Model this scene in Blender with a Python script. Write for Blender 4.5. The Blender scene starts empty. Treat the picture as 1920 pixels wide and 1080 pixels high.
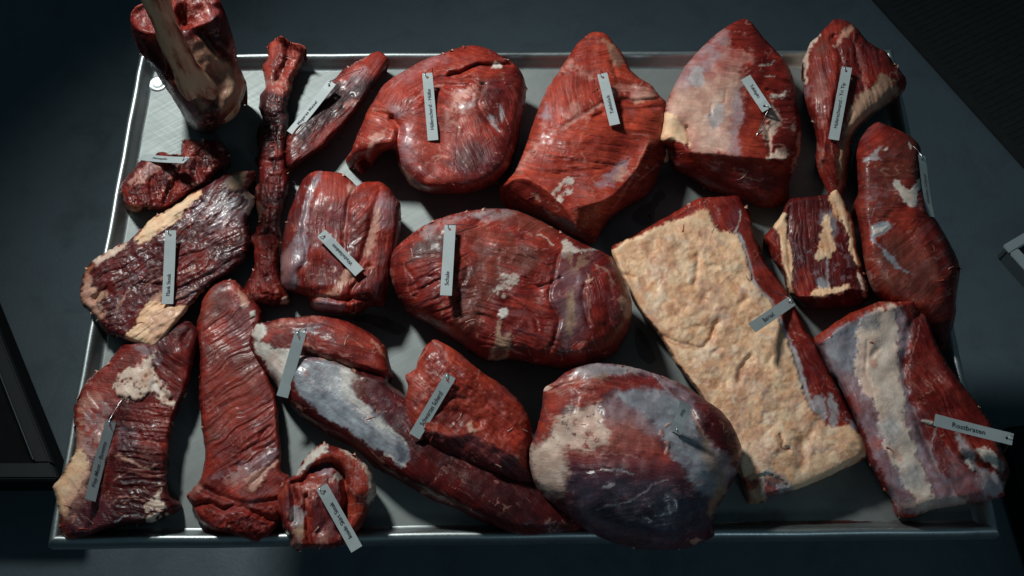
import bpy, bmesh, math, random
import numpy as np
from mathutils import Vector, Matrix

# ---------------------------------------------------------------- camera, world, lamps, exposure
SC = bpy.context.scene
COL = SC.collection
TZ = 0.86                      # height of the steel table top above the floor
F_PX = 1867.0                  # focal length in pixels of a 1920 px wide picture (35 mm)
CAM = np.array([-0.0328, -0.7971, 1.6028])      # camera, relative to the table top centre
TILT, ROLL, YAW = 0.4462, 0.0107, -0.0215


def _rx(a):
    c, s = math.cos(a), math.sin(a)
    return np.array([[1, 0, 0], [0, c, -s], [0, s, c]])


def _rz(a):
    c, s = math.cos(a), math.sin(a)
    return np.array([[c, -s, 0], [s, c, 0], [0, 0, 1]])


RC = _rz(YAW) @ _rx(TILT) @ _rz(ROLL)
cam_data = bpy.data.cameras.new('camera')
cam_data.sensor_width = 36.0
cam_data.lens = F_PX / 1920.0 * 36.0
cam_data.clip_start = 0.05
cam_data.clip_end = 60.0
cam = bpy.data.objects.new('camera', cam_data)
COL.objects.link(cam)
m4 = Matrix.Identity(4)
for i in range(3):
    for j in range(3):
        m4[i][j] = RC[i, j]
m4[0][3], m4[1][3], m4[2][3] = CAM[0], CAM[1], CAM[2] + TZ
cam.matrix_world = m4
SC.camera = cam

world = bpy.data.worlds.new('World')
SC.world = world
world.use_nodes = True
wb = world.node_tree.nodes['Background']
wb.inputs[0].default_value = (0.26, 0.50, 0.62, 1)
wb.inputs[1].default_value = 0.078


def lamp(name, loc, target, power, size, color, size_y=None):
    d = bpy.data.lights.new(name, 'AREA')
    d.energy = power
    d.color = color
    if size_y:
        d.shape = 'RECTANGLE'
        d.size, d.size_y = size, size_y
    else:
        d.shape = 'DISK'
        d.size = size
    o = bpy.data.objects.new(name, d)
    COL.objects.link(o)
    o.location = loc
    o.rotation_euler = (Vector(target) - Vector(loc)).to_track_quat('-Z', 'Y').to_euler()
    return o


lamp('work_lamp', (-1.08, 1.28, TZ + 1.75), (0.0, 0.12, TZ), 14.2, 0.30, (0.96, 1.0, 0.96)).data.spread = math.radians(88)
lamp('window_light', (0.95, -2.5, TZ + 1.45), (0.1, -0.2, TZ - 0.2), 5.0, 0.5, (0.64, 0.87, 1.0), 0.4)

SC.view_settings.view_transform = 'Standard'
SC.view_settings.look = 'None'
SC.view_settings.exposure = 0.0
SC.view_settings.gamma = 1.0
SC.view_settings.use_curve_mapping = False
SC.render.engine = 'CYCLES'
SC.cycles.max_bounces = 6
SC.cycles.use_denoising = True

# ---------------------------------------------------------------- helpers
RNG = random.Random(7)


def bp(x, y, z):
    """photograph position (1920 x 1080) at height z over the table top -> metres (table-relative z)"""
    x = np.asarray(x, float); y = np.asarray(y, float); z = np.asarray(z, float)
    d = np.stack([(x - 960) / F_PX, -(y - 540) / F_PX, -np.ones_like(x)], -1) @ RC.T
    t = (z - CAM[2]) / d[..., 2]
    return CAM + d * t[..., None]


def pt(x, y, z):
    p = bp(np.array([x]), np.array([y]), np.array([z]))[0]
    return Vector((p[0], p[1], p[2] + TZ))


def tag(o, label=None, cat=None, group=None, kind=None):
    if label: o['label'] = label
    if cat: o['category'] = cat
    if group: o['group'] = group
    if kind: o['kind'] = kind
    return o


def empty(name, loc):
    o = bpy.data.objects.new(name, None)
    o.empty_display_size = 0.05
    o.location = loc
    COL.objects.link(o)
    return o


def link_mesh(name, me, mat, parent=None):
    o = bpy.data.objects.new(name, me)
    COL.objects.link(o)
    if mat is not None:
        me.materials.append(mat)
    if parent is not None:
        o.parent = parent
        o.matrix_parent_inverse = Matrix.Translation(-Vector(parent.location))
    return o


def bm_obj(name, bm, mat, parent=None, smooth=False):
    bmesh.ops.recalc_face_normals(bm, faces=bm.faces[:])
    me = bpy.data.meshes.new(name)
    bm.to_mesh(me)
    bm.free()
    if smooth:
        me.polygons.foreach_set('use_smooth', [True] * len(me.polygons))
    return link_mesh(name, me, mat, parent)


def add_box(bm, lo, hi, bevel=0.0):
    r = bmesh.ops.create_cube(bm, size=1.0)
    vs = r['verts']
    for v in vs:
        v.co = Vector([lo[k] + (v.co[k] + 0.5) * (hi[k] - lo[k]) for k in range(3)])
    if bevel:
        es = list({e for v in vs for e in v.link_edges})
        bmesh.ops.bevel(bm, geom=es, offset=bevel, segments=2, affect='EDGES')


def add_tube(bm, pts, rads, n=10, cap=True):
    pts = [Vector(p) for p in pts]
    rings = []
    up = Vector((0.13, 0.31, 0.94)).normalized()
    for i, p in enumerate(pts):
        a = pts[max(i - 1, 0)]; b = pts[min(i + 1, len(pts) - 1)]
        t = (b - a).normalized()
        u = t.cross(up)
        if u.length < 1e-3:
            u = t.cross(Vector((1, 0, 0)))
        u.normalize()
        v = t.cross(u)
        r = rads[i] if hasattr(rads, '__len__') else rads
        rings.append([bm.verts.new(p + (u * math.cos(2 * math.pi * k / n) + v * math.sin(2 * math.pi * k / n)) * r) for k in range(n)])
    for i in range(len(rings) - 1):
        for k in range(n):
            bm.faces.new((rings[i][k], rings[i][(k + 1) % n], rings[i + 1][(k + 1) % n], rings[i + 1][k]))
    if cap:
        bm.faces.new(rings[0]); bm.faces.new(rings[-1])


# ---- numpy noise
def _hash(ix, iy, seed):
    h = (ix.astype(np.int64) * 374761393 + iy.astype(np.int64) * 668265263 + seed * 1442695041) & 0xFFFFFFFF
    h = ((h ^ (h >> 13)) * 1274126177) & 0xFFFFFFFF
    h = (h ^ (h >> 16)) & 0xFFFFFFFF
    return h.astype(np.float64) / 4294967295.0


def vnoise(x, y, seed=0):
    ix = np.floor(x); iy = np.floor(y)
    fx = x - ix; fy = y - iy
    fx = fx * fx * fx * (fx * (fx * 6 - 15) + 10); fy = fy * fy * fy * (fy * (fy * 6 - 15) + 10)
    a = _hash(ix, iy, seed); b = _hash(ix + 1, iy, seed); c = _hash(ix, iy + 1, seed); d = _hash(ix + 1, iy + 1, seed)
    return (a + (b - a) * fx) * (1 - fy) + (c + (d - c) * fx) * fy


def fbm(x, y, seed=0, octv=4, gain=0.5):
    s = 0; a = 1; n = 0
    for k in range(octv):
        s = s + a * vnoise(x * 2 ** k + 17.3 * k, y * 2 ** k - 9.1 * k, seed + 31 * k)
        n += a; a *= gain
    return s / n


# ---- 2D geometry
def catmull(P, closed=True, step=4.0):
    """P: (n, d) control points; returns dense samples about `step` apart (first two columns are the position)"""
    P = np.asarray(P, float)
    n = len(P)
    out = []
    rng = range(n) if closed else range(n - 1)
    for i in rng:
        if closed:
            p0, p1, p2, p3 = P[(i - 1) % n], P[i], P[(i + 1) % n], P[(i + 2) % n]
        else:
            p0, p1, p2, p3 = P[max(i - 1, 0)], P[i], P[i + 1], P[min(i + 2, n - 1)]
        L = math.hypot(*(p2 - p1)[:2])
        k = max(1, int(round(L / step)))
        t = (np.arange(k) / k)[:, None]
        m1 = (p2 - p0) * 0.38; m2 = (p3 - p1) * 0.38
        t2 = t * t; t3 = t2 * t
        out.append((2 * t3 - 3 * t2 + 1) * p1 + (t3 - 2 * t2 + t) * m1 + (-2 * t3 + 3 * t2) * p2 + (t3 - t2) * m2)
    if not closed:
        out.append(P[-1:])
    return np.concatenate(out)


def seg_dist(px, py, A, B):
    """distance to the nearest of the segments A->B, its index and parameter"""
    best = np.full(px.shape, 1e18); bi = np.zeros(px.shape, int); bt = np.zeros(px.shape)
    for i in range(len(A)):
        ax, ay = A[i]; dx, dy = B[i] - A[i]
        L2 = dx * dx + dy * dy + 1e-12
        t = np.clip(((px - ax) * dx + (py - ay) * dy) / L2, 0, 1)
        d = (px - ax - t * dx) ** 2 + (py - ay - t * dy) ** 2
        m = d < best
        best[m] = d[m]; bi[m] = i; bt[m] = t[m]
    return np.sqrt(best), bi, bt


def inside(px, py, P):
    res = np.zeros(px.shape, bool)
    j = len(P) - 1
    for i in range(len(P)):
        xi, yi = P[i]; xj, yj = P[j]
        if yi != yj:
            c = ((yi > py) != (yj > py)) & (px < (xj - xi) * (py - yi) / (yj - yi) + xi)
            res ^= c
        j = i
    return res


def sdf(px, py, P):
    """signed distance (positive inside) of a closed polygon"""
    P = np.asarray(P, float)[:, :2]
    d, _, _ = seg_dist(px, py, P, np.roll(P, -1, 0))
    return np.where(inside(px, py, P), d, -d)


def sdf_box(px, py, P, margin):
    """sdf evaluated only near the polygon; far away it is just -margin"""
    P = np.asarray(P, float)[:, :2]
    out = np.full(px.shape, -float(margin))
    m = (px > P[:, 0].min() - margin) & (px < P[:, 0].max() + margin) & (py > P[:, 1].min() - margin) & (py < P[:, 1].max() + margin)
    if m.any():
        out[m] = np.maximum(sdf(px[m], py[m], P), -margin)
    return out


def line_box(px, py, c, margin):
    out = np.full(px.shape, float(margin))
    m = (px > c[:, 0].min() - margin) & (px < c[:, 0].max() + margin) & (py > c[:, 1].min() - margin) & (py < c[:, 1].max() + margin)
    if m.any():
        out[m] = seg_dist(px[m], py[m], c[:-1, :2], c[1:, :2])[0]
    return out


def sstep(a, b, x):
    t = np.clip((x - a) / (b - a), 0, 1)
    return t * t * (3 - 2 * t)


def relax(val, free, fixed, src, iters=(160, 110, 70, 45)):
    """solve laplace(z) = -src on a grid (coarse to fine); `fixed` cells keep val"""
    levels = [(val, free, fixed, src)]
    for _ in range(3):
        v, fr, fi, s = levels[-1]
        if min(v.shape) < 12:
            break
        levels.append((v[::2, ::2], fr[::2, ::2], fi[::2, ::2], s[::2, ::2] * 4.0))
    z = None
    for li in range(len(levels) - 1, -1, -1):
        v, fr, fi, s = levels[li]
        act = fr & ~fi
        if z is None:
            z = np.where(fi, v, v[fi].mean() if fi.any() else 0.0)
        else:
            up = np.repeat(np.repeat(z, 2, 0), 2, 1)[:v.shape[0], :v.shape[1]]
            if up.shape != v.shape:
                up = np.pad(up, ((0, v.shape[0] - up.shape[0]), (0, v.shape[1] - up.shape[1])), mode='edge')
            z = np.where(fi, v, up)
        dom = (fr | fi).astype(float)
        for _ in range(iters[len(levels) - 1 - li] if len(levels) - 1 - li < len(iters) else 40):
            zp = np.pad(z * dom, 1); dp = np.pad(dom, 1)
            nb = zp[:-2, 1:-1] + zp[2:, 1:-1] + zp[1:-1, :-2] + zp[1:-1, 2:]
            nd = dp[:-2, 1:-1] + dp[2:, 1:-1] + dp[1:-1, :-2] + dp[1:-1, 2:]
            new = (nb + s) / np.maximum(nd, 1)
            z = np.where(act, z + 1.0 * (new - z), z)
    return z


def blur(z, m, it):
    w = m.astype(float)
    for _ in range(it):
        zp = np.pad(z * w, 1); wp = np.pad(w, 1)
        nb = zp[:-2, 1:-1] + zp[2:, 1:-1] + zp[1:-1, :-2] + zp[1:-1, 2:] + 2 * zp[1:-1, 1:-1]
        nd = wp[:-2, 1:-1] + wp[2:, 1:-1] + wp[1:-1, :-2] + wp[1:-1, 2:] + 2 * wp[1:-1, 1:-1]
        z = np.where(m, nb / np.maximum(nd, 1e-9), z)
    return z


# ---------------------------------------------------------------- materials
class NT:
    def __init__(self, name):
        self.mat = bpy.data.materials.new(name)
        self.mat.use_nodes = True
        self.n = self.mat.node_tree.nodes
        self.l = self.mat.node_tree.links
        self.b = self.n['Principled BSDF']

    def node(self, kind, **kw):
        o = self.n.new(kind)
        for k, v in kw.items():
            if k.startswith('i_'):
                key = k[2:]
                o.inputs[int(key) if key.isdigit() else key.replace('_', ' ')].default_value = v
            else:
                setattr(o, k, v)
        return o

    def link(self, a, b):
        self.l.new(a, b)

    def ramp(self, fac, stops):
        r = self.n.new('ShaderNodeValToRGB')
        e = r.color_ramp.elements
        e[0].position, e[0].color = stops[0][0], (*stops[0][1], 1)
        e[1].position, e[1].color = stops[1][0], (*stops[1][1], 1)
        for p, c in stops[2:]:
            x = e.new(p); x.color = (*c, 1)
        self.link(fac, r.inputs[0])
        return r.outputs[0]

    def noise(self, vec, scale, detail=4.0, rough=0.55, dist=0.0):
        o = self.node('ShaderNodeTexNoise', i_Scale=scale, i_Detail=detail, i_Roughness=rough, i_Distortion=dist)
        if vec is not None:
            self.link(vec, o.inputs['Vector'])
        return o.outputs['Fac']

    def math(self, op, a, b=None, c=None):
        o = self.n.new('ShaderNodeMath'); o.operation = op
        for k, v in enumerate((a, b, c)):
            if v is None: continue
            if isinstance(v, (int, float)): o.inputs[k].default_value = v
            else: self.link(v, o.inputs[k])
        return o.outputs[0]

    def mixc(self, fac, a, b, mode='MIX'):
        o = self.n.new('ShaderNodeMix'); o.data_type = 'RGBA'; o.blend_type = mode
        for idx, v in ((0, fac), (6, a), (7, b)):
            if isinstance(v, (int, float)): o.inputs[idx].default_value = v
            elif isinstance(v, tuple): o.inputs[idx].default_value = (*v, 1) if len(v) == 3 else v
            else: self.link(v, o.inputs[idx])
        return o.outputs[2]

    def maprange(self, v, a, b, c, d):
        o = self.n.new('ShaderNodeMapRange')
        self.link(v, o.inputs[0])
        for k, x in enumerate((a, b, c, d)):
            o.inputs[k + 1].default_value = x
        return o.outputs[0]

    def bump(self, h, strength, dist, normal=None):
        o = self.node('ShaderNodeBump', i_Strength=strength, i_Distance=dist)
        self.link(h, o.inputs['Height'])
        if normal is not None:
            self.link(normal, o.inputs['Normal'])
        return o.outputs['Normal']


def meat_material():
    t = NT('raw_meat')
    att = t.node('ShaderNodeAttribute', attribute_name='tissue')          # colour of lean, fat, silverskin, plus some painted shade
    wei = t.node('ShaderNodeAttribute', attribute_name='weights')         # r fat, g silverskin, b wetness
    fib = t.node('ShaderNodeAttribute', attribute_name='fibre')           # coordinates along the muscle fibres
    geo = t.node('ShaderNodeTexCoord')
    sep = t.node('ShaderNodeSeparateColor')
    t.link(wei.outputs['Color'], sep.inputs[0])
    fat, sil, wet = sep.outputs[0], sep.outputs[1], sep.outputs[2]
    obj = geo.outputs['Object']
    n_fib = t.noise(fib.outputs['Vector'], 2.1, 4, 0.6)
    n_fin = t.noise(fib.outputs['Vector'], 4.6, 3, 0.6)
    n_big = t.noise(obj, 26.0, 4, 0.6)
    n_mid = t.noise(obj, 85.0, 4, 0.6)
    n_sml = t.noise(obj, 330.0, 3, 0.6)
    lean = t.math('SUBTRACT', 1.0, t.math('MAXIMUM', fat, sil))
    # colour: streaks along the fibres in the lean, blotches in the fat
    v1 = t.maprange(n_fib, 0.3, 0.7, 0.64, 1.28)
    v2 = t.math('MULTIPLY', t.maprange(n_mid, 0.3, 0.7, 0.88, 1.12), t.math('ADD', 1.0, t.math('MULTIPLY', lean, t.maprange(n_fin, 0.3, 0.7, -0.22, 0.22))))
    v3 = t.maprange(n_big, 0.3, 0.7, 0.82, 1.16)
    val = t.math('MULTIPLY', t.math('MULTIPLY', t.math('ADD', t.math('MULTIPLY', t.math('SUBTRACT', v1, 1.0), lean), 1.0), v2), v3)
    comb = t.node('ShaderNodeCombineColor')
    for k in range(3): t.link(val, comb.inputs[k])
    c = t.mixc(1.0, att.outputs['Color'], comb.outputs[0], 'MULTIPLY')
    # thin pale connective threads in the lean
    thr = t.math('MULTIPLY', t.maprange(t.noise(fib.outputs['Vector'], 1.3, 5, 0.75, 0.6), 0.60, 0.72, 0.0, 0.30), lean)
    c = t.mixc(thr, c, (0.40, 0.17, 0.13))
    t.link(c, t.b.inputs['Base Color'])
    # wet sheen
    r = t.math('SUBTRACT', t.maprange(n_mid, 0.3, 0.7, 0.42, 0.62), t.maprange(n_big, 0.50, 0.62, 0.0, 0.20))
    r = t.math('ADD', r, t.math('SUBTRACT', t.math('MULTIPLY', fat, 0.14), t.math('MULTIPLY', sil, 0.08)))
    r = t.math('SUBTRACT', r, t.math('MULTIPLY', wet, 0.10))
    t.link(r, t.b.inputs['Roughness'])
    t.link(t.math('ADD', 0.17, t.math('MULTIPLY', t.math('MAXIMUM', fat, sil), 0.16)), t.b.inputs['Specular IOR Level'])
    t.b.inputs['Subsurface Weight'].default_value = 0.12
    t.b.inputs['Subsurface Radius'].default_value = (1.0, 0.28, 0.18)
    t.b.inputs['Subsurface Scale'].default_value = 0.006
    t.link(t.math('MULTIPLY', wet, t.math('ADD', t.maprange(n_big, 0.46, 0.62, 0.02, 0.40), t.math('MULTIPLY', sil, 0.60))), t.b.inputs['Coat Weight'])
    t.b.inputs['Coat Roughness'].default_value = 0.22
    h = t.math('ADD', t.math('MULTIPLY', t.math('ADD', t.math('MULTIPLY', n_fib, 0.8), t.math('MULTIPLY', n_fin, 0.6)), t.math('ADD', t.math('MULTIPLY', lean, 0.8), 0.2)),
               t.math('ADD', t.math('MULTIPLY', n_mid, 0.4), t.math('MULTIPLY', n_sml, 0.5)))
    nb = t.bump(h, 0.55, 0.0026)
    t.link(nb, t.b.inputs['Normal'])
    return t.mat


def steel_material(name, rough=0.42, brush=True, metal=0.6, lo=(0.125, 0.145, 0.147), hi=(0.175, 0.195, 0.195)):
    t = NT(name)
    geo = t.node('ShaderNodeTexCoord')
    obj = geo.outputs['Object']
    t.b.inputs['Metallic'].default_value = metal
    mp = t.node('ShaderNodeMapping')
    t.link(obj, mp.inputs[0])
    mp.inputs['Rotation'].default_value = (0, 0, math.radians(-34))
    ms = t.node('ShaderNodeMapping'); t.link(mp.outputs[0], ms.inputs[0]); mp = ms
    mp.inputs['Scale'].default_value = (14, 300, 40)
    n_br = t.noise(mp.outputs[0], 1.0, 4, 0.6)
    mp2 = t.node('ShaderNodeMapping')
    t.link(obj, mp2.inputs[0])
    mp2.inputs['Rotation'].default_value = (0, 0, math.radians(38))
    ms = t.node('ShaderNodeMapping'); t.link(mp2.outputs[0], ms.inputs[0]); mp2 = ms
    mp2.inputs['Scale'].default_value = (9, 230, 40)
    n_b2 = t.noise(mp2.outputs[0], 1.0, 3, 0.7)
    n_bl = t.noise(obj, 3.4, 5, 0.6)
    n_b3 = t.noise(obj, 15.0, 4, 0.6, 0.5)
    pud = t.maprange(n_bl, 0.54, 0.60, 0.0, 1.0)                 # drying wet film
    c = t.ramp(n_b3, [(0.25, lo), (0.75, hi)])
    c = t.mixc(t.math('MULTIPLY', pud, 0.45), c, tuple(v * 0.62 for v in lo))
    blood = t.maprange(t.noise(obj, 5.1, 5, 0.62, 0.8), 0.63, 0.70, 0.0, 0.55)     # thin smears of juice
    if brush == 'tray':
        c = t.mixc(blood, c, (0.085, 0.035, 0.030))
    t.link(c, t.b.inputs['Base Color'])
    r = t.math('ADD', t.maprange(n_br, 0.3, 0.7, rough - 0.035, rough + 0.04), t.maprange(n_b2, 0.35, 0.7, -0.01, 0.025))
    r = t.math('ADD', r, t.math('MULTIPLY', pud, -0.05))
    t.link(r, t.b.inputs['Roughness'])
    if brush:
        h = t.math('ADD', n_br, t.math('MULTIPLY', n_b2, 0.6))
        t.link(t.bump(h, 0.14, 0.001), t.b.inputs['Normal'])
    return t.mat


def plain(name, col, rough=0.6, metal=0.0, var=0.15, scale=18.0, bump=0.0):
    t = NT(name)
    geo = t.node('ShaderNodeTexCoord')
    n = t.noise(geo.outputs['Object'], scale, 5, 0.6)
    a = tuple(c * (1 - var) for c in col); b = tuple(c * (1 + var) for c in col)
    t.link(t.ramp(n, [(0.3, a), (0.7, b)]), t.b.inputs['Base Color'])
    t.b.inputs['Roughness'].default_value = rough
    t.b.inputs['Metallic'].default_value = metal
    if bump:
        t.link(t.bump(n, 0.5, bump), t.b.inputs['Normal'])
    return t.mat


def floor_material():
    t = NT('floor_concrete')
    geo = t.node('ShaderNodeTexCoord')
    obj = geo.outputs['Object']
    n1 = t.noise(obj, 1.3, 6, 0.6)
    n2 = t.noise(obj, 7.0, 6, 0.65, 0.4)
    n3 = t.noise(obj, 120.0, 4, 0.6)
    c = t.ramp(n1, [(0.3, (0.052, 0.080, 0.100)), (0.7, (0.080, 0.116, 0.140))])
    stain = t.maprange(n2, 0.50, 0.68, 0.0, 0.42)
    c = t.mixc(stain, c, (0.030, 0.044, 0.055))
    c = t.mixc(t.maprange(n3, 0.35, 0.65, 0.0, 0.22), c, (0.085, 0.105, 0.115))
    t.link(c, t.b.inputs['Base Color'])
    t.link(t.maprange(n2, 0.3, 0.7, 0.5, 0.72), t.b.inputs['Roughness'])
    t.link(t.bump(t.math('ADD', n3, n2), 0.25, 0.003), t.b.inputs['Normal'])
    return t.mat


M_MEAT = meat_material()
M_STEEL = steel_material('brushed_steel', 0.55, 'tray', 0.42, (0.165, 0.188, 0.186), (0.225, 0.248, 0.244))
M_RIM = steel_material('rim_steel', 0.42, True, 0.95, (0.34, 0.38, 0.39), (0.44, 0.48, 0.48))
M_FLOOR = floor_material()
M_TAG = plain('tag_plastic', (0.35, 0.395, 0.405), 0.5, 0, 0.05, 60)
M_INK = plain('tag_ink', (0.035, 0.042, 0.05), 0.7)
M_PIN = plain('pin_steel', (0.55, 0.56, 0.57), 0.28, 1.0, 0.05)
M_BONE = None
M_RUBBER = plain('black_rubber', (0.010, 0.012, 0.014), 0.85, 0, 0.3, 40, 0.002)
M_DARKMETAL = plain('dark_painted_metal', (0.005, 0.007, 0.009), 0.7, 0.0, 0.25, 12)
M_BLACK = plain('black_plastic', (0.006, 0.007, 0.008), 0.8, 0, 0.3, 20)
M_BLACK.node_tree.nodes['Principled BSDF'].inputs['Specular IOR Level'].default_value = 0.12
M_CRATE = plain('pale_plastic', (0.34, 0.40, 0.42), 0.45, 0, 0.08, 10)
M_CRATE2 = plain('grey_plastic_lid', (0.06, 0.075, 0.08), 0.4, 0, 0.1, 10)

# ---------------------------------------------------------------- setting: floor
bm = bmesh.new()
bmesh.ops.create_grid(bm, x_segments=2, y_segments=2, size=6.0)
o = bm_obj('floor', bm, M_FLOOR)
tag(o, kind='structure')

# ---------------------------------------------------------------- steel table
TW, TD = 1.5, 0.962
table = empty('steel_table', (0, 0, 0))
tag(table, 'stainless steel butcher table with raised rounded rim, covered with beef cuts', 'table')
prof = [(0.010, -0.022), (0.003, -0.016), (0.0, -0.006), (0.0, 0.014), (0.002, 0.021), (0.006, 0.027), (0.011, 0.030), (0.017, 0.030), (0.022, 0.027),
        (0.026, 0.021), (0.030, 0.013), (0.034, 0.006), (0.038, 0.0015), (0.044, 0.0)]
prof = [(a * 0.68, b * (0.85 if b > 0 else 1)) for a, b in prof]


def rim_side(a, b):
    """one straight side of the rim from corner a to b (outer corners), mitred at 45 degrees; inward is left of a->b"""
    bm = bmesh.new()
    a = Vector(a); b = Vector(b)
    d = (b - a).normalized(); n = Vector((-d.y, d.x))
    L = (b - a).length
    cols = []
    for k in range(25):
        col = []
        for (off, z) in prof:
            s = off + (L - 2 * off) * k / 24
            p = a + d * s + n * off
            w = 0.0006 * math.sin(k * 1.7 + a.x * 3) if 0 < k < 24 else 0
            col.append(bm.verts.new((p.x + n.x * w, p.y + n.y * w, TZ + z)))
        cols.append(col)
    for i in range(len(cols) - 1):
        for j in range(len(prof) - 1):
            bm.faces.new((cols[i][j], cols[i + 1][j], cols[i + 1][j + 1], cols[i][j + 1]))
    return bm_obj('rim', bm, M_RIM, table, smooth=True)


cs = [(-TW / 2, -TD / 2), (TW / 2, -TD / 2), (TW / 2, TD / 2), (-TW / 2, TD / 2)]
for i in range(4):
    rim_side(cs[i], cs[(i + 1) % 4])
bm = bmesh.new()
ins = 0.044 * 0.68
nx, ny = 40, 26
vs = [[bm.verts.new((-TW / 2 + ins + (TW - 2 * ins) * i / nx, -TD / 2 + ins + (TD - 2 * ins) * j / ny,
                     TZ + 0.0012 * math.sin(i * 0.31) * math.sin(j * 0.27) * (0 if i in (0, nx) or j in (0, ny) else 1))) for j in range(ny + 1)] for i in range(nx + 1)]
for i in range(nx):
    for j in range(ny):
        bm.faces.new((vs[i][j], vs[i + 1][j], vs[i + 1][j + 1], vs[i][j + 1]))
bm_obj('tray', bm, M_STEEL, table, smooth=True)
bm = bmesh.new()
add_box(bm, (-TW / 2 + 0.03, -TD / 2 + 0.03, TZ - 0.05), (TW / 2 - 0.03, TD / 2 - 0.03, TZ - 0.012), 0.004)
bm_obj('under_frame', bm, M_RIM, table)
for sx in (-1, 1):
    for sy in (-1, 1):
        bm = bmesh.new()
        cx, cy = sx * (TW / 2 - 0.20), sy * (TD / 2 - 0.22) + 0.12
        add_box(bm, (cx - 0.02, cy - 0.02, 0.0), (cx + 0.02, cy + 0.02, TZ - 0.06), 0.003)
        bm_obj('leg', bm, M_RIM, table)
# pressed drain dimple in the far left corner
bm = bmesh.new()
dc = pt(297, 157, 0.0)
rings = []
for r, z in ((0.019, 0.0007), (0.017, 0.0022), (0.013, 0.0026), (0.010, 0.0012), (0.004, 0.0008)):
    rings.append([bm.verts.new((dc.x + r * math.cos(k * math.pi / 12), dc.y + r * math.sin(k * math.pi / 12), TZ + z)) for k in range(24)])
for a, b in zip(rings[:-1], rings[1:]):
    for k in range(24):
        bm.faces.new((a[k], a[(k + 1) % 24], b[(k + 1) % 24], b[k]))
bm.faces.new(rings[-1])
bm_obj('screw_cap', bm, M_RIM, table, smooth=True)

# ---------------------------------------------------------------- meat builder
PAL = {   # type: (colour, colour, fat weight, silverskin weight, wetness)
    'red': ((0.275, 0.0270, 0.0165), (0.150, 0.0125, 0.0105), 0, 0, 0.45),
    'bright': ((0.37, 0.047, 0.024), (0.25, 0.026, 0.016), 0, 0, 0.4),
    'rose': ((0.41, 0.070, 0.048), (0.31, 0.042, 0.029), 0, 0.2, 0.5),
    'pink': ((0.55, 0.27, 0.22), (0.45, 0.17, 0.14), 0.2, 0.4, 0.5),
    'deep': ((0.120, 0.011, 0.010), (0.062, 0.007, 0.0085), 0, 0, 0.6),
    'dark': ((0.034, 0.009, 0.011), (0.021, 0.007, 0.010), 0, 0.2, 0.7),
    'brown': ((0.165, 0.053, 0.036), (0.125, 0.038, 0.028), 0, 0.3, 0.45),
    'purple': ((0.125, 0.032, 0.042), (0.078, 0.022, 0.030), 0, 0.4, 0.6),
    'lilac': ((0.36, 0.28, 0.32), (0.27, 0.15, 0.17), 0.1, 0.9, 0.5),
    'silver': ((0.47, 0.46, 0.47), (0.38, 0.35, 0.37), 0.1, 1.0, 0.5),
    'blue': ((0.34, 0.38, 0.42), (0.25, 0.27, 0.31), 0.1, 1.0, 0.5),
    'ink': ((0.050, 0.050, 0.075), (0.032, 0.029, 0.045), 0, 1.0, 0.8),
    'fat': ((0.85, 0.58, 0.375), (0.81, 0.47, 0.275), 1.0, 0, 0.15),
    'pale': ((0.76, 0.58, 0.47), (0.66, 0.45, 0.36), 1.0, 0, 0.2),
    'white': ((0.70, 0.66, 0.60), (0.62, 0.54, 0.47), 0.9, 0.3, 0.3),
    'pfat': ((0.60, 0.33, 0.24), (0.50, 0.24, 0.17), 0.8, 0, 0.3),
    'orange': ((0.58, 0.25, 0.11), (0.48, 0.18, 0.08), 0.7, 0, 0.3),
    'tan': ((0.40, 0.25, 0.16), (0.30, 0.17, 0.11), 0.9, 0, 0.2),
}
STEP = 2.0
SURF = []       # height maps of everything built, for resting tags on the meat


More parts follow.
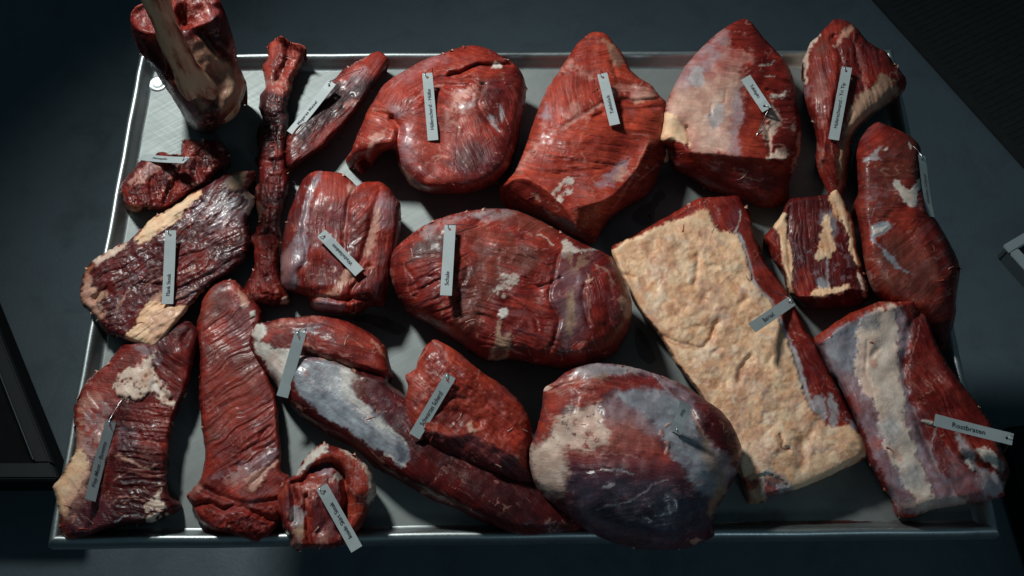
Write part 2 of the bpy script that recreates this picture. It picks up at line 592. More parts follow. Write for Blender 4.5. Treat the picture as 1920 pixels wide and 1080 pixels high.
def meat(name, label, outline, T, base='red', patches=(), lines=(), creases=(), bumps=(), fibres=(), disp=(), k=1.0, flat=0.55,
         rag=1.2, zb=0.0015, soft=3, ridges=(), parts=(), far=0.35, mid=0.45, parent=None, main='lean', fib_angle=0.0, seed=None,
         mottled=(), category='meat', veins=0.7, over=(), shreds=16):
    seed = seed if seed is not None else (abs(hash_name(label)) % 10007)
    # --- outline with heights
    P = np.array([(p[0], p[1], p[2] if len(p) > 2 else np.nan) for p in outline], float)
    area = 0.5 * np.sum(P[:, 0] * np.roll(P[:, 1], -1) - np.roll(P[:, 0], -1) * P[:, 1])
    tang = np.roll(P[:, :2], -1, 0) - np.roll(P[:, :2], 1, 0)
    nrm = np.stack([tang[:, 1], -tang[:, 0]], 1) * (1 if area > 0 else -1)
    nrm /= np.linalg.norm(nrm, axis=1)[:, None] + 1e-9
    zdef = T * (mid - far * nrm[:, 1])
    P[:, 2] = np.where(np.isnan(P[:, 2]), zdef, P[:, 2])
    S = catmull(P, True, 3.5)
    # ragged edge
    arc = np.arange(len(S)) * 0.35
    j = (fbm(arc, arc * 0 + seed, seed, 4, 0.6) - 0.5) * 2.6 * rag
    tg = np.roll(S[:, :2], -1, 0) - np.roll(S[:, :2], 1, 0)
    nn = np.stack([tg[:, 1], -tg[:, 0]], 1); nn /= np.linalg.norm(nn, axis=1)[:, None] + 1e-9
    S[:, :2] += nn * j[:, None]
    # --- grid
    x0, y0 = S[:, 0].min() - 3 * STEP, S[:, 1].min() - 3 * STEP
    nx = int((S[:, 0].max() - x0) / STEP) + 4; ny = int((S[:, 1].max() - y0) / STEP) + 4
    gx, gy = np.meshgrid(x0 + np.arange(nx) * STEP, y0 + np.arange(ny) * STEP)
    d, bi, bt = seg_dist(gx, gy, S[:, :2], np.roll(S[:, :2], -1, 0))
    ins_ = inside(gx, gy, S[:, :2])
    sd = np.where(ins_, d, -d)
    ok = sd > -0.45 * STEP
    cell = ok[:-1, :-1] & ok[1:, :-1] & ok[:-1, 1:] & ok[1:, 1:]
    cp = np.pad(cell, 1)
    cnt = cp[:-1, :-1].astype(int) + cp[1:, :-1] + cp[:-1, 1:] + cp[1:, 1:]
    used = cnt > 0
    # drop cells touching only at a corner
    bnd = used & (cnt < 4)
    A = S[bi]; B = S[(bi + 1) % len(S)]
    near = A + (B - A) * bt[..., None]
    X = np.where(bnd, near[..., 0], gx); Y = np.where(bnd, near[..., 1], gy)
    zedge = near[..., 2]
    # --- height: harmonic base through outline and ridge lines, plus inflation
    fixed = bnd.copy(); val = np.where(bnd, zedge, 0.0)
    for R in ridges:
        r = catmull(np.array(R, float), False, 1.5)
        ii = np.clip(np.round((r[:, 1] - y0) / STEP).astype(int), 0, ny - 1); jj = np.clip(np.round((r[:, 0] - x0) / STEP).astype(int), 0, nx - 1)
        for a, b, zz in zip(ii, jj, r[:, 2]):
            if used[a, b] and not bnd[a, b]:
                fixed[a, b] = True; val[a, b] = zz
    free = used & ~fixed
    L = relax(val, free, fixed, np.zeros_like(val))
    u = relax(np.zeros_like(val), used & ~bnd, bnd, np.full_like(val, 1.0))
    u = np.sqrt(np.maximum(u, 0) / (u[used].max() + 1e-9))
    infl = 1 - (1 - np.clip(u / max(flat, 0.05), 0, 1)) ** 2 if flat < 1 else u
    infl = infl * (0.85 + 0.15 * u)
    z = L + np.maximum(T - L, 0) * infl * k
    sdw = np.clip(sd, 0, None)
    edge = sstep(0, 14, sdw)
    for (bx, by, br, bz) in bumps:
        z = z + bz * np.exp(-((gx - bx) ** 2 + (gy - by) ** 2) / (br * br)) * edge
    if soft:
        z = np.where(bnd, z, blur(z, used, soft))
    # --- fibres
    ang = np.full(gx.shape, math.radians(fib_angle))
    for (pl, a) in [(f[0], f[1]) for f in fibres if f[0] is not None]:
        ang = np.where(sdf_box(gx, gy, pl, 4) > 0, math.radians(a), ang)
    wx = gx + 9 * (fbm(gx / 60, gy / 60, seed + 3, 3) - 0.5) * 2; wy = gy + 9 * (fbm(gx / 60, gy / 60, seed + 4, 3) - 0.5) * 2
    al = wx * np.cos(ang) + wy * np.sin(ang); ac = -wx * np.sin(ang) + wy * np.cos(ang)
    for f in fibres:
        pl, a, amp, wl = f[0], f[1], f[2] * 0.42, f[3] * 0.85
        stretch = (f[4] if len(f) > 4 else 7.0) * 2.0
        a = math.radians(a)
        l_ = wx * math.cos(a) + wy * math.sin(a); c_ = -wx * math.sin(a) + wy * math.cos(a)
        n = fbm(c_ / wl, l_ / (wl * stretch), seed + int(wl * 7) + 5, 3, 0.5)
        n = 1 - np.abs(n - 0.5) * 3.2
        w = edge if pl is None else edge * sstep(-6, 10, sdf_box(gx, gy, pl, 12))
        z = z + amp * (n - 0.5) * w
    for dd in disp:
        amp, scale, pl, kind = dd
        n = fbm(gx / scale, gy / scale, seed + 77 + int(scale), 4, 0.55)
        if kind == 'billow': n = np.abs(n - 0.5) * 3
        elif kind == 'ridge': n = 1 - np.abs(n - 0.5) * 4
        else: n = (n - 0.5) * 2
        w = edge if pl is None else edge * sstep(-4, 6, sdf_box(gx, gy, pl, 12))
        z = z + amp * n * w
    # --- general unevenness
    z = z + edge * (0.006 * T / 0.1 * (fbm(gx / 70, gy / 70, seed + 9, 3) - 0.5) * 2 + 0.0008 * (fbm(gx / 16, gy / 16, seed + 10, 3) - 0.5) * 2)
    for cr in creases:
        pl, dep, wid = cr[:3]
        dep = dep * 0.6 if dep < 0.012 else dep * 0.85
        c = catmull(np.array([q[:2] for q in pl], float), False, 4)
        wob = 3.0 * (fbm(gx / 18, gy / 18, seed + 21, 2) - 0.5) * 2
        dd_ = line_box(gx + wob, gy + wob, c, wid * 3.5)
        z = z - dep * np.exp(-(dd_ / wid) ** 2) * sstep(0, 5, sdw)
    # --- tissue colours, with shade painted into some patches
    c1, c2, f_, s_, w_ = PAL[base]
    nz = sstep(0.3, 0.7, fbm(gx / 34, gy / 34, seed + 11, 4, 0.6))[..., None]
    colr = np.array(c1) * (1 - nz) + np.array(c2) * nz
    fs = fbm(ac / 5.0, al / 40.0, seed + 12, 3, 0.6)[..., None]
    colr = colr * (0.72 + 0.56 * fs)
    wt = np.zeros(gx.shape + (3,)) + np.array([f_, s_, w_])
    ox = (fbm(gx / 15, gy / 15, seed + 13, 4, 0.65) - 0.5) * 2; oy = (fbm(gx / 15 + 40, gy / 15, seed + 14, 4, 0.65) - 0.5) * 2

    o2x = (fbm(gx / 5.2, gy / 5.2, seed + 16, 2, 0.6) - 0.5) * 2; o2y = (fbm(gx / 5.2 + 40, gy / 5.2, seed + 17, 2, 0.6) - 0.5) * 2
    streak = sstep(0.34, 0.62, fbm(ac / 8.0, al / 46.0, seed + 18, 4, 0.6))
    blot = sstep(0.36, 0.60, fbm(gx / 26, gy / 26, seed + 19, 4, 0.6))

    def lay(ty, w, hgt):
        nonlocal colr, wt, z
        a1, a2, f1, s1, w1 = PAL[ty]
        if ty == 'white': w = w * 0.86
        if ty in ('lilac', 'silver', 'blue', 'pink', 'rose', 'ink'):
            w = w * (0.70 + 0.30 * (0.55 * streak + 0.45 * blot))
        elif f1 < 0.5:
            w = w * (0.80 + 0.20 * (0.5 * streak + 0.5 * blot))
        q = sstep(0.3, 0.7, fbm(gx / 20 + 5, gy / 20, seed + 15 + len(ty) * 7, 4, 0.6))[..., None]
        colr = colr * (1 - w[..., None]) + (np.array(a1) * (1 - q) + np.array(a2) * q) * w[..., None]
        wt = wt * (1 - w[..., None]) + np.array([f1, s1, w1]) * w[..., None]
        if hgt:
            z = z + hgt * 0.001 * w * sstep(0, 6, sdw)
    for mo in mottled:                       # scattered irregular patches: (type, scale, threshold, alpha, polygon)
        ty, scl, th, al_, pl = mo
        n = fbm((gx + ox * 5) / scl, (gy + oy * 5) / scl, seed + 200 + int(scl) + len(ty), 5, 0.62)
        w = sstep(th, th + 0.07, n) * al_
        if pl is not None: w = w * sstep(-6, 10, sdf(gx + ox * 6, gy + oy * 6, pl))
        lay(ty, w, 0)
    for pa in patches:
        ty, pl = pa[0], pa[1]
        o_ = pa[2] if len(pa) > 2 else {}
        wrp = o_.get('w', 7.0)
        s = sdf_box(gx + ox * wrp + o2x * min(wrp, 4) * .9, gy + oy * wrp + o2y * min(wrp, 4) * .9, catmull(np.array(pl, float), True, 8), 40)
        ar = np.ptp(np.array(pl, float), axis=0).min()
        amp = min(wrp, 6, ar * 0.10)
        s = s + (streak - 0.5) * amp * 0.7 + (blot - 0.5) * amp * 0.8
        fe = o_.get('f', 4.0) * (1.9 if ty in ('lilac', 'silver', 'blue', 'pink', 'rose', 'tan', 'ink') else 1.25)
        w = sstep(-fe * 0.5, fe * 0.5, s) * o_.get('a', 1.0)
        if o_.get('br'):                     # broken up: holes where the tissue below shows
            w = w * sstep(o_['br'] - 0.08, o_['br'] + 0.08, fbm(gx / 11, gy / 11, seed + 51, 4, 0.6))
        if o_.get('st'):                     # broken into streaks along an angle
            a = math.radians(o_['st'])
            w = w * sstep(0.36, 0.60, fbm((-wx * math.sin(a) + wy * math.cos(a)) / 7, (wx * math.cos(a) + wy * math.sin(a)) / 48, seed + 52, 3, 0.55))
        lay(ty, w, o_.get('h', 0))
    for mo in over:
        ty, scl, th, al_, pl = mo
        n = fbm((gx + ox * 5) / scl, (gy + oy * 5) / scl, seed + 300 + int(scl) + len(ty), 5, 0.62)
        w = sstep(th, th + 0.10, n) * al_
        if pl is not None: w = w * sstep(-2, 8, sdf_box(gx + ox * 4, gy + oy * 4, pl, 20))
        lay(ty, w, 0)
    for ln in lines:                         # (type, polyline, width px, alpha, raise mm)
        ty, pl, wid = ln[:3]
        c = catmull(np.array(pl, float), False, 5)
        dd_ = line_box(gx + ox * 5 + o2x * 2, gy + oy * 5 + o2y * 2, c, wid * 2 + 2)
        w = sstep(wid * 0.75, wid * 0.25, dd_) * (ln[3] if len(ln) > 3 else 1.0)
        lay(ty, w, ln[4] if len(ln) > 4 else 0.6)
    # thin pale connective threads, more of them in some places than in others
    lean_w = 1 - np.maximum(wt[..., 0], wt[..., 1] * 0.6)
    n1 = fbm(gx / 42 + ox * .25, gy / 42 + oy * .25, seed + 61, 3, 0.55); n2 = fbm(ac / 20, al / 90, seed + 62, 3, 0.55)
    where1 = sstep(0.50, 0.66, fbm(gx / 55, gy / 55, seed + 63, 3, 0.5)); where2 = sstep(0.48, 0.66, fbm(gx / 48, gy / 48, seed + 64, 3, 0.5))
    vw = np.maximum(sstep(0.014, 0.004, np.abs(n1 - 0.5)) * where1, sstep(0.016, 0.005, np.abs(n2 - 0.5)) * where2 * 0.8) * veins * lean_w
    lay('pink', vw, 0.35)
    film = sstep(0.56, 0.68, fbm(ac / 16, al / 60, seed + 65, 4, 0.6)) * sstep(0.46, 0.62, fbm(gx / 60, gy / 60, seed + 66, 3, 0.5)) * lean_w * 0.16 * veins
    lay('lilac', film, 0)
    z = np.maximum(z, np.where(bnd, zb, zb + 0.0005))
    # --- mesh
    W = bp(X, Y, z)
    idx = -np.ones(used.shape, int)
    idx[used] = np.arange(used.sum())
    co = W[used]
    ci, cj = np.nonzero(cell)
    quads = np.stack([idx[ci + 1, cj], idx[ci + 1, cj + 1], idx[ci, cj + 1], idx[ci, cj]], 1)
    colv = colr[used]; wtv = wt[used]
    fibv = np.stack([ac / 9.0, al / 130.0, np.full(ac.shape, seed * 0.37)], -1)[used]
    gyx = np.gradient(sd, STEP)
    bn = np.stack([gyx[1], gyx[0]], -1)[used]
    # boundary edges -> skirt that tucks under the piece
    e = np.concatenate([quads[:, [0, 1]], quads[:, [1, 2]], quads[:, [2, 3]], quads[:, [3, 0]]])
    key = np.sort(e, 1); kk = key[:, 0].astype(np.int64) * 10 ** 7 + key[:, 1]
    un, inv, ct = np.unique(kk, return_inverse=True, return_counts=True)
    be = e[ct[inv] == 1]
    bv = np.unique(be)
    pos = co[bv]
    npx = bn[bv]; npx /= np.linalg.norm(npx, axis=1)[:, None] + 1e-9
    bX, bY, bZ = X[used][bv], Y[used][bv], z[used][bv]
    wdir = bp(bX + npx[:, 0] * 2, bY + npx[:, 1] * 2, bZ) - pos
    wdir[:, 2] = 0; wdir /= np.linalg.norm(wdir, axis=1)[:, None] + 1e-9
    ray = (pos[:, :2] - CAM[:2]) / (CAM[2] - pos[:, 2])[:, None]
    rd = np.sum(ray * wdir[:, :2], 1)
    h = np.maximum(pos[:, 2] - zb, 0)
    rings = [bv]
    allco = [co]; n0 = len(co)
    for fr in (0.3, 0.65, 1.0):
        dz = h * fr
        off = np.maximum(rd * dz * 1.12, 0.22 * h * fr ** 1.6)
        q = pos + wdir * off[:, None]
        q[:, 2] = pos[:, 2] - dz
        allco.append(q); rings.append(np.arange(n0, n0 + len(bv))); n0 += len(bv)
    co = np.concatenate(allco)
    colv = np.concatenate([colv] + [colv[bv]] * 3); wtv = np.concatenate([wtv] + [wtv[bv]] * 3); fibv = np.concatenate([fibv] + [fibv[bv]] * 3)
    lut = {int(v): i for i, v in enumerate(bv)}
    ea = np.array([lut[int(v)] for v in be[:, 0]]); eb = np.array([lut[int(v)] for v in be[:, 1]])
    sk = []
    for a, b in zip(rings[:-1], rings[1:]):
        sk.append(np.stack([a[eb], a[ea], b[ea], b[eb]], 1))
    skq = np.concatenate(sk)
    # face owner
    fcx = (gx[ci, cj] + STEP / 2); fcy = (gy[ci, cj] + STEP / 2)
    wxo = ox[ci, cj]; wyo = oy[ci, cj]
    own = np.zeros(len(quads), int)
    for i, (pn, pl, wp) in enumerate(parts):
        own[sdf(fcx + wxo * wp, fcy + wyo * wp, catmull(np.array(pl, float), True, 8)) > 0] = i + 1
    e_all = np.tile(np.concatenate([np.arange(len(quads))] * 4)[ct[inv] == 1], 3)
    skown = own[e_all]
    faces = np.concatenate([quads, skq]); own = np.concatenate([own, skown])
    co = co + np.array([0, 0, TZ])
    cen = co[:, :2].mean(0)

    def build(nm, sel, par):
        fs = faces[sel]
        vs_, inv_ = np.unique(fs, return_inverse=True)
        me = bpy.data.meshes.new(nm)
        fsr = inv_.reshape(fs.shape)
        me.vertices.add(len(vs_)); me.vertices.foreach_set('co', co[vs_].astype(np.float32).ravel())
        me.loops.add(fsr.size); me.loops.foreach_set('vertex_index', fsr.astype(np.int32).ravel())
        me.polygons.add(len(fsr)); me.polygons.foreach_set('loop_start', np.arange(0, fsr.size, 4, dtype=np.int32))
        me.polygons.foreach_set('use_smooth', np.ones(len(fsr), bool))
        a = me.attributes.new('tissue', 'FLOAT_COLOR', 'POINT'); a.data.foreach_set('color', np.concatenate([colv[vs_], np.ones((len(vs_), 1))], 1).astype(np.float32).ravel())
        a = me.attributes.new('weights', 'FLOAT_COLOR', 'POINT'); a.data.foreach_set('color', np.concatenate([wtv[vs_], np.ones((len(vs_), 1))], 1).astype(np.float32).ravel())
        a = me.attributes.new('fibre', 'FLOAT_VECTOR', 'POINT'); a.data.foreach_set('vector', fibv[vs_].astype(np.float32).ravel())
        me.update(calc_edges=True)
        me.validate()
        return link_mesh(nm, me, M_MEAT, par)

    if parts or parent is not None:
        root = parent if parent is not None else empty(name, (cen[0], cen[1], TZ + zb))
        build(main, own == 0, root)
        for i, (pn, pl, wp) in enumerate(parts):
            if (own == i + 1).any():
                build(pn, own == i + 1, root)
    else:
        root = build(name, own >= 0, None)
    if parent is None:
        tag(root, label, category, 'beef cuts laid out on the steel table')
    SURF.append((x0, y0, np.where(used, z, -1.0)))
    # loose shreds of tissue: some hang from the cut edge, some lie on the surface
    rnd = random.Random(seed + 900)
    V, Fc, Cc, Wc, Fv = [], [], [], [], []
    ui, uj = np.nonzero(used & (sd > 12))
    for k_ in range(shreds // 2):
        hang = rnd.random() < 0.5
        if hang:
            s0 = rnd.randrange(len(S)); sx, sy = S[s0, 0], S[s0, 1]
            out = -nn[s0] if (inside(np.array([sx + nn[s0, 0] * 5]), np.array([sy + nn[s0, 1] * 5]), S[:, :2])[0]) else nn[s0]
            a_ = math.atan2(out[1], out[0]) + rnd.uniform(-1.0, 1.0)
            sx -= out[0] * 3; sy -= out[1] * 3
            ln_ = rnd.uniform(4, 8); wd = rnd.uniform(1.6, 3.2)
        else:
            q_ = rnd.randrange(len(ui)); sx, sy = gx[ui[q_], uj[q_]], gy[ui[q_], uj[q_]]
            a_ = rnd.uniform(0, 6.283); ln_ = rnd.uniform(8, 22); wd = rnd.uniform(0.5, 1.1)
        bend = rnd.uniform(-1.4, 1.4)
        ty = rnd.choice(['pfat', 'pink', 'pfat', 'rose']) if hang else rnd.choice(['pink', 'rose', 'rose'])
        c1_, c2_, f1_, s1_, w1_ = PAL[ty]
        path = []
        cx_, cy_ = sx, sy
        zc = None
        for m_ in range(6):
            jj_ = int(round((cx_ - x0) / STEP)); ii_ = int(round((cy_ - y0) / STEP))
            inb = 0 <= ii_ < ny and 0 <= jj_ < nx and used[ii_, jj_]
            if inb: zc = z[ii_, jj_] + 0.0006
            elif zc is None: break
            else: zc = max(zc - 0.0022, 0.002)
            path.append(pt(cx_, cy_, zc))
            aa = a_ + bend * m_ / 5
            cx_ += math.cos(aa) * ln_ / 5; cy_ += math.sin(aa) * ln_ / 5
        if len(path) < 4: continue
        b0 = len(V)
        for m_, pp in enumerate(path):
            t_ = (path[min(m_ + 1, len(path) - 1)] - path[max(m_ - 1, 0)])
            if t_.length < 1e-6: t_ = Vector((1, 0, 0))
            t_.normalize()
            sdv = t_.cross(Vector((0, 0, 1)))
            if sdv.length < 1e-4: sdv = Vector((1, 0, 0))
            sdv.normalize(); up_ = sdv.cross(t_)
            rr = wd * 0.00095 * (1.0 - 0.75 * m_ / (len(path) - 1)) * (1 + 0.3 * math.sin(m_ * 2.1 + k_))
            for g_ in range(5):
                an = 2 * math.pi * g_ / 5
                V.append(pp + sdv * math.cos(an) * rr * 1.5 + up_ * math.sin(an) * rr * 0.7)
                Cc.append(tuple(c1_) + (1.0,)); Wc.append((f1_, s1_, w1_, 1.0)); Fv.append((m_ * .3, g_ * .3, seed * .1))
        for m_ in range(len(path) - 1):
            for g_ in range(5):
                Fc.append((b0 + m_ * 5 + g_, b0 + m_ * 5 + (g_ + 1) % 5, b0 + (m_ + 1) * 5 + (g_ + 1) % 5, b0 + (m_ + 1) * 5 + g_))
    if Fc:
        me = bpy.data.meshes.new('shred')
        me.from_pydata([tuple(v) for v in V], [], Fc)
        for nm_, ty_, dat_ in (('tissue', 'FLOAT_COLOR', Cc), ('weights', 'FLOAT_COLOR', Wc)):
            at = me.attributes.new(nm_, ty_, 'POINT'); at.data.foreach_set('color', np.array(dat_, np.float32).ravel())
        at = me.attributes.new('fibre', 'FLOAT_VECTOR', 'POINT'); at.data.foreach_set('vector', np.array(Fv, np.float32).ravel())
        me.polygons.foreach_set('use_smooth', [True] * len(me.polygons))
        so = link_mesh('shred', me, M_MEAT, root)
        so['kind'] = 'stuff'
    return root


def hash_name(s):
    h = 5381
    for ch in s:
        h = (h * 33 + ord(ch)) & 0x7FFFFFFF
    return h


def surf_z(x, y):
    """height of the topmost meat seen at a photograph position"""
    best = 0.0
    for (x0, y0, Z) in SURF:
        j = int(round((x - x0) / STEP)); i = int(round((y - y0) / STEP))
        if 0 <= i < Z.shape[0] and 0 <= j < Z.shape[1]:
            best = max(best, Z[i, j])
    return best


# ---------------------------------------------------------------- the beef cuts
# --- shank standing upright at the far left corner
shank = empty('beef_shank', pt(400, 222, 0.0))
tag(shank, 'upright beef shank with a long bare bone, standing at the far left corner', 'meat', 'beef cuts laid out on the steel table')
meat('flesh', 'shank flesh', [
    (392, 249, .004), (372, 247, .006), (356, 236, .02), (340, 212, .045), (322, 182, .08), (305, 157, .105), (290, 132, .13), (274, 112, .15), (260, 92, .18),
    (250, 68, .21), (245, 42, .235), (247, 22, .25), (258, 10, .255), (276, 2, .258), (300, -14, .258), (340, -24, .258), (388, -16, .255), (408, -4, .25), (417, 10, .24),
    (428, 38, .21), (436, 66, .18), (440, 92, .15), (447, 122, .11), (460, 150, .07), (461, 168, .055), (452, 194, .035), (436, 218, .02), (412, 240, .008)],
    T=.235, base='deep', k=.50, flat=.75, rag=1.0, main='flesh', parent=shank, fib_angle=68, seed=11,
    ridges=[[(249, 40, .243), (258, 54, .243), (275, 62, .243), (300, 66, .243), (322, 60, .240), (350, 52, .238), (372, 50, .240), (396, 40, .242), (410, 24, .243)],
            [(255, 22, .25), (285, 22, .25), (330, 5, .25), (380, 8, .25), (405, 4, .25)]],
    creases=[([(318, 75), (322, 105), (320, 140)], .018, 9), ([(378, 62), (400, 92), (420, 108)], .014, 8), ([(352, 138), (372, 152), (384, 160)], .008, 8),
             ([(330, 130), (345, 175), (368, 215)], .008, 7), ([(395, 170), (405, 200), (398, 225)], .006, 9), ([(340, 20), (347, 45)], .02, 8)],
    patches=[('red', [(247, 38), (250, 14), (276, 2), (300, -12), (345, -24), (390, -16), (412, 4), (411, 22), (398, 40), (374, 52), (350, 54), (322, 62), (300, 66), (275, 62), (256, 54)], dict(f=3, w=4)),
             
             
             ('red', [(268, 68), (296, 66), (298, 82), (280, 84)], dict(f=6, a=.8)),
             ('dark', [(256, 60), (276, 72), (322, 68), (326, 108), (318, 142), (300, 140), (282, 115)], dict(f=10, a=.8)),
             ('dark', [(376, 56), (408, 26), (424, 50), (436, 82), (430, 100), (404, 100), (384, 80)], dict(f=8, a=.85)),
             ('tan', [(345, 95), (372, 70), (392, 92), (420, 110), (445, 126), (460, 152), (460, 172), (450, 196), (420, 226), (405, 232), (408, 205), (392, 160), (370, 130)], dict(f=14, w=6, a=.45)),
             ('fat', [(398, 110), (440, 124), (459, 152), (458, 172), (446, 196), (420, 215), (412, 190), (425, 165), (408, 140)], dict(f=14, a=.25, w=6)),
             ('tan', [(332, 150), (346, 150), (372, 175), (398, 205), (382, 208), (352, 190)], dict(f=8, a=.8)),
             ('dark', [(342, 128), (365, 135), (392, 150), (388, 165), (360, 158), (345, 145)], dict(f=7)),
             ('dark', [(362, 195), (380, 212), (400, 190), (412, 205), (404, 240), (378, 246), (366, 225)], dict(f=10, a=.85)),
             ('lilac', [(328, 165), (345, 180), (366, 210), (374, 240), (358, 236), (340, 208)], dict(f=9, a=.55)),
             ('orange', [(440, 130), (456, 150), (458, 168), (448, 178), (444, 155)], dict(f=6, a=.5))],
    over=[('pink', 6, .58, .75, [(250, 40), (262, 6), (340, -20), (405, -4), (408, 22), (376, 46), (330, 56), (275, 60)]), ('deep', 9, .56, .6, [(250, 40), (262, 6), (340, -20), (405, -4), (408, 22), (376, 46), (330, 56), (275, 60)])],
    mottled=[('deep', 22, .56, .7, [(340, 70), (395, 70), (455, 130), (440, 205), (395, 230), (360, 150)])])


def bone_material():
    t = NT('bone')
    geo = t.node('ShaderNodeTexCoord')
    mp = t.node('ShaderNodeMapping'); t.link(geo.outputs['Object'], mp.inputs[0]); mp.inputs['Scale'].default_value = (60, 60, 11)
    n = t.noise(mp.outputs[0], 1.0, 5, 0.6)
    c = t.ramp(n, [(0.45, (0.64, 0.47, 0.30)), (0.62, (0.22, 0.032, 0.02)), (0.53, (0.52, 0.31, 0.19))])
    t.link(c, t.b.inputs['Base Color'])
    t.b.inputs['Roughness'].default_value = 0.38
    t.link(t.bump(n, 0.4, 0.004), t.b.inputs['Normal'])
    return t.mat


bm = bmesh.new()
bpts, brad = [], []
for q in np.linspace(0, 1, 40):
    zz = .035 + q * .485
    zs = [.035, .06, .09, .13, .17, .21, .26, .52]
    bpts.append((float(np.interp(zz, zs, [-.575, -.566, -.560, -.566, -.576, -.583, -.587, -.588])), float(np.interp(zz, zs, [.345, .322, .310, .300, .297, .302, .313, .340])), TZ + zz))
    brad.append(float(np.interp(zz, zs, [.018, .034, .042, .037, .029, .0225, .0205, .0190])) + .0010 * math.sin(q * 31))
add_tube(bm, bpts, brad, 28)
for v in bm.verts:
    a = math.atan2(v.co.y - .32, v.co.x + .585)
    v.co += Vector((math.cos(a), math.sin(a), 0)) * (.0026 * math.sin(3 * a + v.co.z * 9) + .004 * max(0, 1 - (v.co.z - TZ) / .2) * math.sin(2 * a + 55 * v.co.z))
bm_obj('bone', bm, bone_material(), shank, smooth=True)

# --- trimmed red piece in front of the shank
meat('beef_cut', 'ragged dark red trimmed piece with a pale membrane, just in front of the shank', [
    (345, 262), (356, 259), (374, 264), (398, 262), (418, 268, .02), (430, 288, .018), (432, 305), (418, 322), (402, 332), (388, 345), (365, 358), (345, 372), (328, 386),
    (308, 393), (290, 396), (272, 392), (258, 399, .006), (242, 396, .006), (233, 384), (227, 362), (228, 346), (240, 329), (256, 312), (266, 300), (280, 294), (300, 286), (322, 288), (338, 289), (341, 275)],
    T=.052, base='deep', rag=2.6, shreds=40, fib_angle=70, fibres=[(None, 70, .007, 9, 4)], disp=[(.0035, 12, None, 'billow')],
    creases=[([(335, 292), (338, 315), (325, 345), (310, 380)], .012, 6), ([(290, 325), (282, 350), (290, 385)], .010, 6), ([(372, 290), (366, 320), (372, 342)], .011, 6), ([(395, 335), (415, 318)], .012, 6)],
    patches=[('pink', [(243, 342), (252, 330), (278, 306), (298, 305), (304, 316), (284, 326), (268, 342), (250, 349)], dict(f=3, w=3, h=2)),
             ('lilac', [(262, 326), (282, 308), (296, 310), (280, 324)], dict(f=6, a=.6)),
             ('rose', [(344, 264), (360, 262), (370, 280), (366, 296), (345, 294)], dict(f=6, a=.75)),
             ('orange', [(234, 384), (255, 388), (268, 396), (248, 402)], dict(f=5, a=.7)),
             ('red', [(325, 325), (345, 322), (350, 355), (325, 375)], dict(f=14, a=.8))],
    mottled=[('red', 17, .52, .8, None), ('pfat', 9, .68, .6, None)])

# --- long narrow strip
meat('beef_cut', 'long narrow ragged dark strip running from the far rim down beside the flank', [
    (520, 68, .06), (527, 67, .06), (536, 73, .06), (546, 80, .06), (558, 81, .058), (571, 86, .055), (574, 94, .052), (571, 107), (566, 122), (557, 138), (550, 152), (548, 168), (544, 184), (540, 205), (541, 235),
    (537, 262), (536, 300), (543, 338), (540, 362), (531, 388), (526, 425), (529, 452), (527, 480), (525, 505), (528, 528), (538, 552), (546, 560, .012), (542, 571, .008), (528, 572), (510, 576), (490, 572), (472, 578),
    (464, 565), (454, 556), (458, 540), (470, 517), (477, 500), (474, 478), (472, 462), (461, 458, .012), (466, 447), (480, 432), (484, 412), (481, 388), (477, 362), (486, 340), (485, 315), (477, 300), (485, 287), (481, 262),
    (481, 244), (492, 225), (486, 198), (487, 180), (497, 166), (496, 142), (491, 124), (500, 110), (501, 88), (511, 77)],
    T=.045, base='deep', rag=2.4, shreds=44, zb=.0015, flat=.9, fib_angle=82, fibres=[(None, 82, .004, 7, 4)], disp=[(.0045, 17, None, 'billow')],
    creases=[([(538, 78), (540, 110), (522, 150)], .012, 7), ([(490, 300), (520, 306), (535, 298)], .008, 6), ([(488, 215), (515, 222), (538, 215)], .007, 6), ([(480, 445), (505, 440), (526, 450)], .008, 6), ([(500, 345), (512, 400), (500, 440)], .006, 6)],
    patches=[('rose', [(500, 90), (525, 68), (572, 88), (566, 122), (550, 152), (545, 182), (495, 168), (493, 125)], dict(f=8)),
             ('deep', [(518, 88), (540, 80), (542, 110), (525, 150), (505, 150), (512, 115)], dict(f=8, a=.75)),
             ('pink', [(500, 145), (520, 152), (540, 168), (520, 178), (500, 168)], dict(f=6, a=.6, br=.45)),
             ('pfat', [(546, 155), (566, 118), (572, 96), (562, 135), (550, 175), (543, 190)], dict(f=5, a=.7)),
             ('dark', [(487, 182), (540, 178), (542, 240), (484, 250)], dict(f=12, a=.8)),  # painted cast shadow of the shank across the strip
             ('red', [(470, 440), (525, 445), (525, 510), (540, 555), (500, 575), (460, 562), (474, 500)], dict(f=16, a=.85)),
             ('rose', [(461, 456), (474, 446), (486, 450), (480, 470)], dict(f=6, a=.8)),
             ('pale', [(527, 560), (540, 556), (546, 563), (538, 571), (526, 569)], dict(f=3, w=2, h=3)),
             ('pfat', [(480, 375), (492, 385), (486, 415), (478, 400)], dict(f=7, a=.6))],
    mottled=[('dark', 26, .55, .6, None), ('rose', 13, .62, .55, None)])

